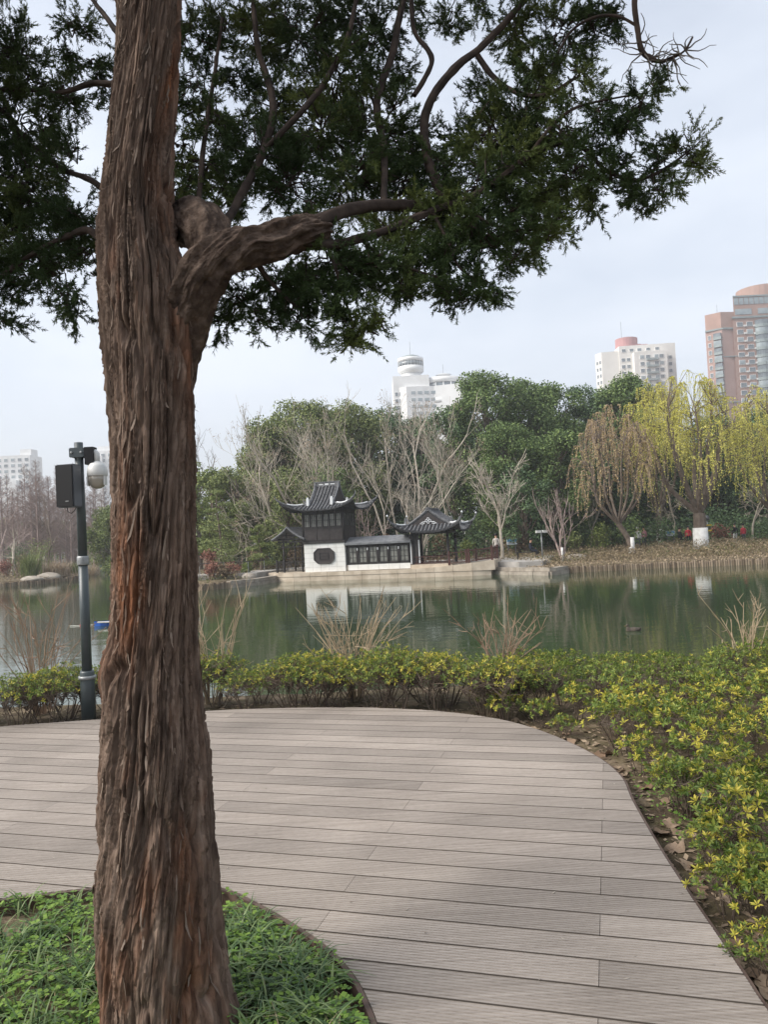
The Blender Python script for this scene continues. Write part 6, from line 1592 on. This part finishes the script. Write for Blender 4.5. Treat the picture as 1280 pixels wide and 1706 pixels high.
boulder(868, 8.15, .16, .12, .15, 'pale stone among the stems of the far hedge', 7)

# bridge
M_brg = mat('bridge_stone', (0.42, 0.40, 0.36), (0.5, 0.48, 0.44), scale=1, rough=.85)
x, y, z = ground_at(168, 118); br_ = thing('footbridge', 'pale arched footbridge with railings beyond the channel', 'bridge', (x - 7, y, -.9), radians(8))
q = MB(); n = 16; xs2 = np.linspace(0, 20, n + 1); za = lambda t: 1.2 + 1.3 * sin(pi * t / 20)
for i in range(n):
    a, b_ = xs2[i], xs2[i + 1]; v = [(a, 0, za(a) - .5), (b_, 0, za(b_) - .5), (b_, 3, za(b_) - .5), (a, 3, za(a) - .5), (a, 0, za(a)), (b_, 0, za(b_)), (b_, 3, za(b_)), (a, 3, za(a))]
    q.add(v, [(0, 3, 2, 1), (4, 5, 6, 7), (0, 1, 5, 4), (2, 3, 7, 6)])
q.build('bridge_deck', M_brg, br_)
for a in (5, 10, 15): MB().span((a - .4, .2, -1.0), (a + .4, 2.8, za(a) - .45)).build('pier', M_brg, br_)
for sy in (.1, 2.9):
    for i in range(0, n + 1): q = MB(); q.box((xs2[i], sy, za(xs2[i]) + .5), (.14, .14, 1.0)); q.build('baluster', M_brg, br_)
    q = MB(); q.tube([(a, sy, za(a) + 1.0) for a in xs2], .07, 5); q.build('handrail', M_brg, br_)
M_teal = mat('teal_boat', (0.08, 0.25, 0.25), rough=.5)
def hull_boat(mb, L_, W_, H_, n=10):
    rows = []
    for i in range(n + 1):
        t = i / n; w = W_ / 2 * (1 - (2 * t - 1) ** 4 * .85) * (1 if t > .5 else .75 + .5 * t); sheer = .25 * H_ * (2 * t - 1) ** 2
        rows += [(L_ * (t - .5), -w, H_ + sheer), (L_ * (t - .5), -w * .7, 0), (L_ * (t - .5), w * .7, 0), (L_ * (t - .5), w, H_ + sheer)]
    f = []
    for i in range(n):
        a = i * 4; f += [(a, a + 1, a + 5, a + 4), (a + 1, a + 2, a + 6, a + 5), (a + 2, a + 3, a + 7, a + 6)]
    f += [(0, 3, 2, 1), (n * 4, n * 4 + 1, n * 4 + 2, n * 4 + 3)]
    mb.add(rows, f)
xb, yb = G(172, 946, WATER_Z)[:2]; q = MB(); hull_boat(q, 6, 1.8, .7); o = q.build('moored_boat', M_teal); o.location = (xb, yb, WATER_Z - .12); tag(o, 'teal boat moored in the channel below the footbridge', 'boat')
# blue skiff behind the juniper trunk
M_blue = mat('blue_plastic', (0.018, 0.10, 0.42), rough=.35, spec=.5); M_red = mat('red_float', (0.45, 0.05, 0.05), rough=.5); M_ropew = mat('float_line', (0.6, 0.58, 0.52), rough=.8)
xb, yb = G(159, 1042, WATER_Z)[:2]; bs = thing('blue_skiff', 'bright blue plastic skiff on the pond peeping out beside the juniper trunk', 'boat', (xb + 1.3, yb, WATER_Z - .08), radians(4))
q = MB(); hull_boat(q, 2.6, .8, .19); q.build('hull', M_blue, bs); MB().box((.2, 0, .17), (.25, .62, .04)).build('seat', M_blue, bs); MB().tube([(-1.1, -.3, .225), (0, -.40, .20), (1.1, -.3, .225)], .03, 6).build('gunwale', M_ropew, bs)
q = MB(); q.tube([(0, 0, .02), (-.5, .05, .0), (-.95, .1, .01)], .012, 4)
fl = thing('float_line', 'red float on a white line trailing from the blue skiff', 'float', (xb - .02, yb, WATER_Z + .01)); q.build('line', M_ropew, fl)
MB().lathe([(0, -.06), (.06, -.02), (.06, .05), (0, .09)], (-.5, .05, 0), 10).build('float', M_red, fl, True); MB().lathe([(0, -.05), (.05, -.01), (.05, .04), (0, .07)], (-.32, .03, 0), 10).build('float', M_ropew, fl, True)

# duck
M_duck = mat('duck_plumage', (0.035, 0.03, 0.025), (0.10, 0.08, 0.06), scale=20, rough=.7); M_beak = mat('duck_bill', (0.25, 0.16, 0.05), rough=.5)
xd, yd = G(1055, 1051, WATER_Z)[:2]; dk = thing('duck', 'small dark duck swimming alone on the green water', 'duck', (xd, yd, WATER_Z - .03), radians(172))
bm = bmesh.new(); bmesh.ops.create_uvsphere(bm, u_segments=20, v_segments=14, radius=1)
for v in bm.verts:
    x_, y_, z_ = v.co; tail = max(0, -x_ - .5); v.co = Vector((x_ * .19 - .02, y_ * .085 * (1 - tail * .8), z_ * .075 + .05 + tail * .07))
# neck and head pulled out of the breast as one continuous surface
for v in bm.verts:
    if v.co.x > .09 and v.co.z > .055:
        t = (v.co.x - .09) / .08; v.co.z += .11 * min(1, t * 1.4); v.co.y *= .62; v.co.x -= .01
me = bpy.data.meshes.new('body'); bm.to_mesh(me); bm.free(); obj('body', me, M_duck, dk); me.polygons.foreach_set('use_smooth', np.ones(len(me.polygons), bool))
q = MB(); q.lathe([(0, -.04), (.03, -.02), (.036, .01), (.025, .035), (0, .045)], (.135, 0, .165), 12); q.build('head', M_duck, dk, True)
q = MB(); q.box((.185, 0, .16), (.05, .022, .012)); q.build('bill', M_beak, dk)

# people
def skin_body(name, J, E_, mat_, parent, sub=2):
    names = list(J); me = bpy.data.meshes.new(name); me.from_pydata([J[n][:3] for n in names], [(names.index(a), names.index(b_)) for a, b_ in E_], []); o = bpy.data.objects.new(name, me); COL.objects.link(o)
    o.modifiers.new('s', 'SKIN'); sv = me.skin_vertices[0].data
    for i, n in enumerate(names): r = J[n][3]; sv[i].radius = (r, r) if np.isscalar(r) else r
    sv[names.index('pelvis')].use_root = True
    m = o.modifiers.new('u', 'SUBSURF'); m.levels = sub; m.render_levels = sub
    dg = bpy.context.evaluated_depsgraph_get(); me2 = bpy.data.meshes.new_from_object(o.evaluated_get(dg)); bpy.data.objects.remove(o)
    me2.polygons.foreach_set('use_smooth', np.ones(len(me2.polygons), bool)); me2.materials.clear()
    for m_ in mat_: me2.materials.append(m_)
    return obj(name, me2, None, parent)
M_skin = mat('skin', (0.45, 0.27, 0.19), rough=.6); M_hair = mat('black_hair', (0.012, 0.010, 0.010), rough=.5)
def person(px, D, label, coat, trousers, rz=0, pose='stand', hat=None, z=None, group=None, scale=1.0):
    x, y, zz = ground_at(px, D); z = zz if z is None else z
    p = thing('person', label, 'person', (x, y, z), rz, group); p.scale = (scale,) * 3
    T = (.11, .085)
    if pose == 'stand':
        J = dict(pelvis=(0, 0, .95, (.15, .11)), waist=(0, 0, 1.08, (.14, .10)), chest=(0, 0, 1.28, (.17, .12)), neck=(0, 0, 1.47, .055), head0=(0, -.01, 1.56, .085), head=(0, -.015, 1.66, .088),
                 ls=(.17, 0, 1.40, .06), le=(.22, .03, 1.13, .047), lw=(.21, -.05, .90, .034), lh=(.20, -.08, .82, .030), rs=(-.17, 0, 1.40, .06), re=(-.22, .03, 1.13, .047), rw=(-.21, -.05, .90, .034), rh=(-.20, -.08, .82, .03),
                 lt=(.09, 0, .88, .09), lk=(.10, -.02, .50, .062), la=(.10, .02, .09, .04), lf=(.11, -.12, .04, .035), rt=(-.09, 0, .88, .09), rk=(-.10, .0, .50, .062), ra=(-.10, .03, .09, .04), rf=(-.11, -.11, .04, .035))
    else:
        s = .45
        J = dict(pelvis=(0, .05, s + .10, (.16, .12)), waist=(0, .05, s + .24, (.15, .11)), chest=(0, .02, s + .44, (.17, .12)), neck=(0, -.01, s + .62, .055), head0=(0, -.04, s + .71, .085), head=(0, -.05, s + .80, .088),
                 ls=(.17, .02, s + .55, .06), le=(.22, -.06, s + .30, .047), lw=(.12, -.28, s + .22, .034), lh=(.08, -.34, s + .22, .03), rs=(-.17, .02, s + .55, .06), re=(-.22, -.06, s + .30, .047), rw=(-.12, -.28, s + .22, .034), rh=(-.08, -.34, s + .20, .03),
                 lt=(.10, -.06, s + .08, .088), lk=(.12, -.42, s + .07, .065), la=(.12, -.42, .09, .042), lf=(.12, -.55, .04, .035), rt=(-.10, -.06, s + .08, .088), rk=(-.12, -.42, s + .07, .065), ra=(-.12, -.40, .09, .042), rf=(-.12, -.53, .04, .035))
    E_ = [('pelvis', 'waist'), ('waist', 'chest'), ('chest', 'neck'), ('neck', 'head0'), ('head0', 'head'), ('chest', 'ls'), ('ls', 'le'), ('le', 'lw'), ('lw', 'lh'), ('chest', 'rs'), ('rs', 're'), ('re', 'rw'), ('rw', 'rh'), ('pelvis', 'lt'), ('lt', 'lk'), ('lk', 'la'), ('la', 'lf'), ('pelvis', 'rt'), ('rt', 'rk'), ('rk', 'ra'), ('ra', 'rf')]
    b_ = skin_body('body', J, E_, [coat, trousers, M_skin], p, 1)
    hz = J['pelvis'][2] - .02; nz = J['neck'][2]; 
    mi = []
    for f in b_.data.polygons:
        c = f.center
        if c.z > nz - .02: mi.append(2)
        elif c.z < hz and abs(c.x) < .17 and (pose == 'stand' or c.z < J['pelvis'][2] + .02): mi.append(1)
        elif (Vector(J['lh'][:3]) - c).length < .07 or (Vector(J['rh'][:3]) - c).length < .07: mi.append(2)
        else: mi.append(0)
    b_.data.polygons.foreach_set('material_index', np.array(mi, dtype=np.int32))
    h = J['head']; q = MB(); q.lathe([(.102, -.01), (.108, .04), (.085, .10), (.04, .128), (0, .132)], (h[0], h[1] + .018, h[2] - .01), 14); q.build('hair' if hat is None else 'hat', hat or M_hair, p, True)
    q = MB(); q.box((h[0], h[1] - .10, h[2] - .02), (.025, .03, .035), taper=.6); q.build('nose', M_skin, p)
    return p
C = lambda n, c: mat(n, c, rough=.8)
c_navy, c_black, c_red, c_white, c_pink, c_grey, c_beige = C('navy_jacket', (.018, .022, .035)), C('black_coat', (.012, .012, .014)), C('red_jacket', (.45, .035, .05)), C('white_jacket', (.62, .62, .60)), C('pink_jacket', (.55, .25, .28)), C('grey_trousers', (.07, .075, .085)), C('beige_coat', (.50, .46, .42))
# paved level sits at -.42 / -.43
person(827, 52.5, 'person in a pale beige coat walking on the promenade behind the stern', c_beige, c_grey, radians(170), z=-.42)
bx_, by_, _ = ground_at(884, 50.8)
person(884, 50.8, 'person in dark clothes sitting on the bench by the water', c_navy, c_black, radians(75), 'sit', z=-.42)
bench = thing('bench', 'low dark slatted bench beside the water holding a seated person', 'bench', (bx_ - .25, by_ + .1, -.42), radians(-15))
for j in range(4): MB().box((0, -.2 + j * .13, .435), (1.5, .10, .04)).build('slat', M_wood, bench)
for sx in (-.6, .6): MB().box((sx, 0, .21), (.08, .42, .41)).build('leg', M_wood, bench)
person(1064, 58, 'person in white jacket and white hat behind the rust leaved willow', c_white, c_grey, radians(150), hat=c_white)
person(1074, 59, 'person in pink jacket behind the planting', c_pink, c_grey, radians(200))
person(1133, 60, 'person in black coat bending near the largest willow', c_black, c_black, radians(100), 'sit', scale=1.15)
person(1148, 58.5, 'person in red jacket beside the largest willow trunk', c_red, c_black, radians(160), scale=.92)
person(1226, 59, 'person in black and white clothes seated at the promenade', c_black, c_white, radians(180), scale=.95)
person(1240, 58.5, 'person in bright red top next to the one in black', c_red, c_grey, radians(190), scale=.9)

# lamp posts, sign panels
def post(px, D, h, label, kind, z=None):
    x, y, zz = ground_at(px, D); zz = zz if z is None else z; t = thing('lamp_post' if kind == 'band' else 'camera_post', label, 'post', (x, y, zz - .02), radians(10))
    MB().lathe([(.055, 0), (.04, h)], n=10).build('pole', M_galv, t, True)
    if kind == 'cam':
        for sx in (-.22, .24): MB().box((sx, -.1, h - .08), (.34, .22, .16)).build('camera_head', M_whitep, t)
        MB().box((0, 0, h - .03), (.5, .06, .05)).build('cross_arm', M_whitep, t)
    else:
        MB().lathe([(.10, 0), (.20, .12), (.16, .28), (0, .42)], (0, 0, h), 12).build('lantern_head', M_greyp, t, True)
        for dz in (.35, .75): MB().box((.02, -.05, h - dz), (.52, .10, .10)).build('yellow_band', mat('yellow_sign', (0.55, 0.38, 0.04), rough=.5), t)
post(903, 50.5, 1.85, 'short grey post with two white cameras on the promenade', 'cam', -.42); post(1181, 57, 2.0, 'grey lamp post with yellow bands beside the largest willow', 'band')
def panel(px, D, w, h, ht, label):
    x, y, z = ground_at(px, D); t = thing('sign_panel', label, 'sign', (x, y, z - .02), radians(6))
    for sx in (-w * .38, w * .38): MB().box((sx, 0, ht / 2), (.05, .05, ht)).build('post', M_greyp, t)
    b_ = MB().box((0, -.04, ht), (w, .05, h)).build('board', mat('sign_white', (0.55, 0.60, 0.62), rough=.5), t); MB().box((0, -.07, ht + h * .22), (w * .94, .012, h * .45)).build('blue_field', mat('sign_blue', (0.10, 0.26, 0.40), rough=.5), b_)
    for i in range(3): MB().box((-.06 * w, -.07, ht - h * (.1 + i * .12)), (w * .7, .012, h * .04)).build('text_line', M_greyp, b_)
panel(853, 56.5, .75, .42, 1.25, 'white and blue notice panel beneath the symmetrical bare tree'); panel(1118, 60, .7, .4, 1.1, 'small white notice panel before the green shrub')

# railings along the promenade
def rail_line(pts, zb, label, hh=.75, step=1.6, m=M_galv):
    pts = np.asarray(pts, float); t = thing('promenade_railing', label, 'railing', (pts[0][0], pts[0][1], zb)); ln = np.concatenate([[0], np.cumsum(np.linalg.norm(np.diff(pts, axis=0), axis=1))]); f = lambda s, z: (np.interp(s, ln, pts[:, 0]) - pts[0][0], np.interp(s, ln, pts[:, 1]) - pts[0][1], z)
    ss = np.arange(0, ln[-1] + .01, step)
    for s in ss: q = MB(); q.tube([f(s, 0), f(s, hh)], .022, 5); q.build('post', m, t)
    q = MB(); q.tube([f(s, hh) for s in ss], .03, 5); q.build('handrail', M_wood2, t)
rail_line([(-14, 50.9), (-9.2, 51.2), (-7.9, 53.3)], -.43, 'thin metal railing on the bank beside the bow')
rail_line([(-7, 54.0), (4.4, 53.8)], -.43, 'thin metal railing behind the stone boat', m=M_rail)
rail_line([(5.2, 53.4), (7.2, 49.6)], -.42, 'thin brown railing behind the stern', m=M_rail)
# ================================================================== winter haze
M_haze = bpy.data.materials.new('haze'); M_haze.use_nodes = True
N, L = M_haze.node_tree.nodes, M_haze.node_tree.links
N.remove(N['Principled BSDF']); pv = N.new('ShaderNodeVolumePrincipled')
pv.inputs['Color'].default_value = (0.93, 0.95, 0.98, 1); pv.inputs['Density'].default_value = 0.0008; pv.inputs['Anisotropy'].default_value = 0.25
L.new(pv.outputs['Volume'], N['Material Output'].inputs['Volume'])
hz = MB().span((-3150, -150, -4), (3150, 3150, 125)).build('haze', M_haze, kind='stuff')
tag(hz, 'thin pale winter haze in the air over the pond', 'haze')
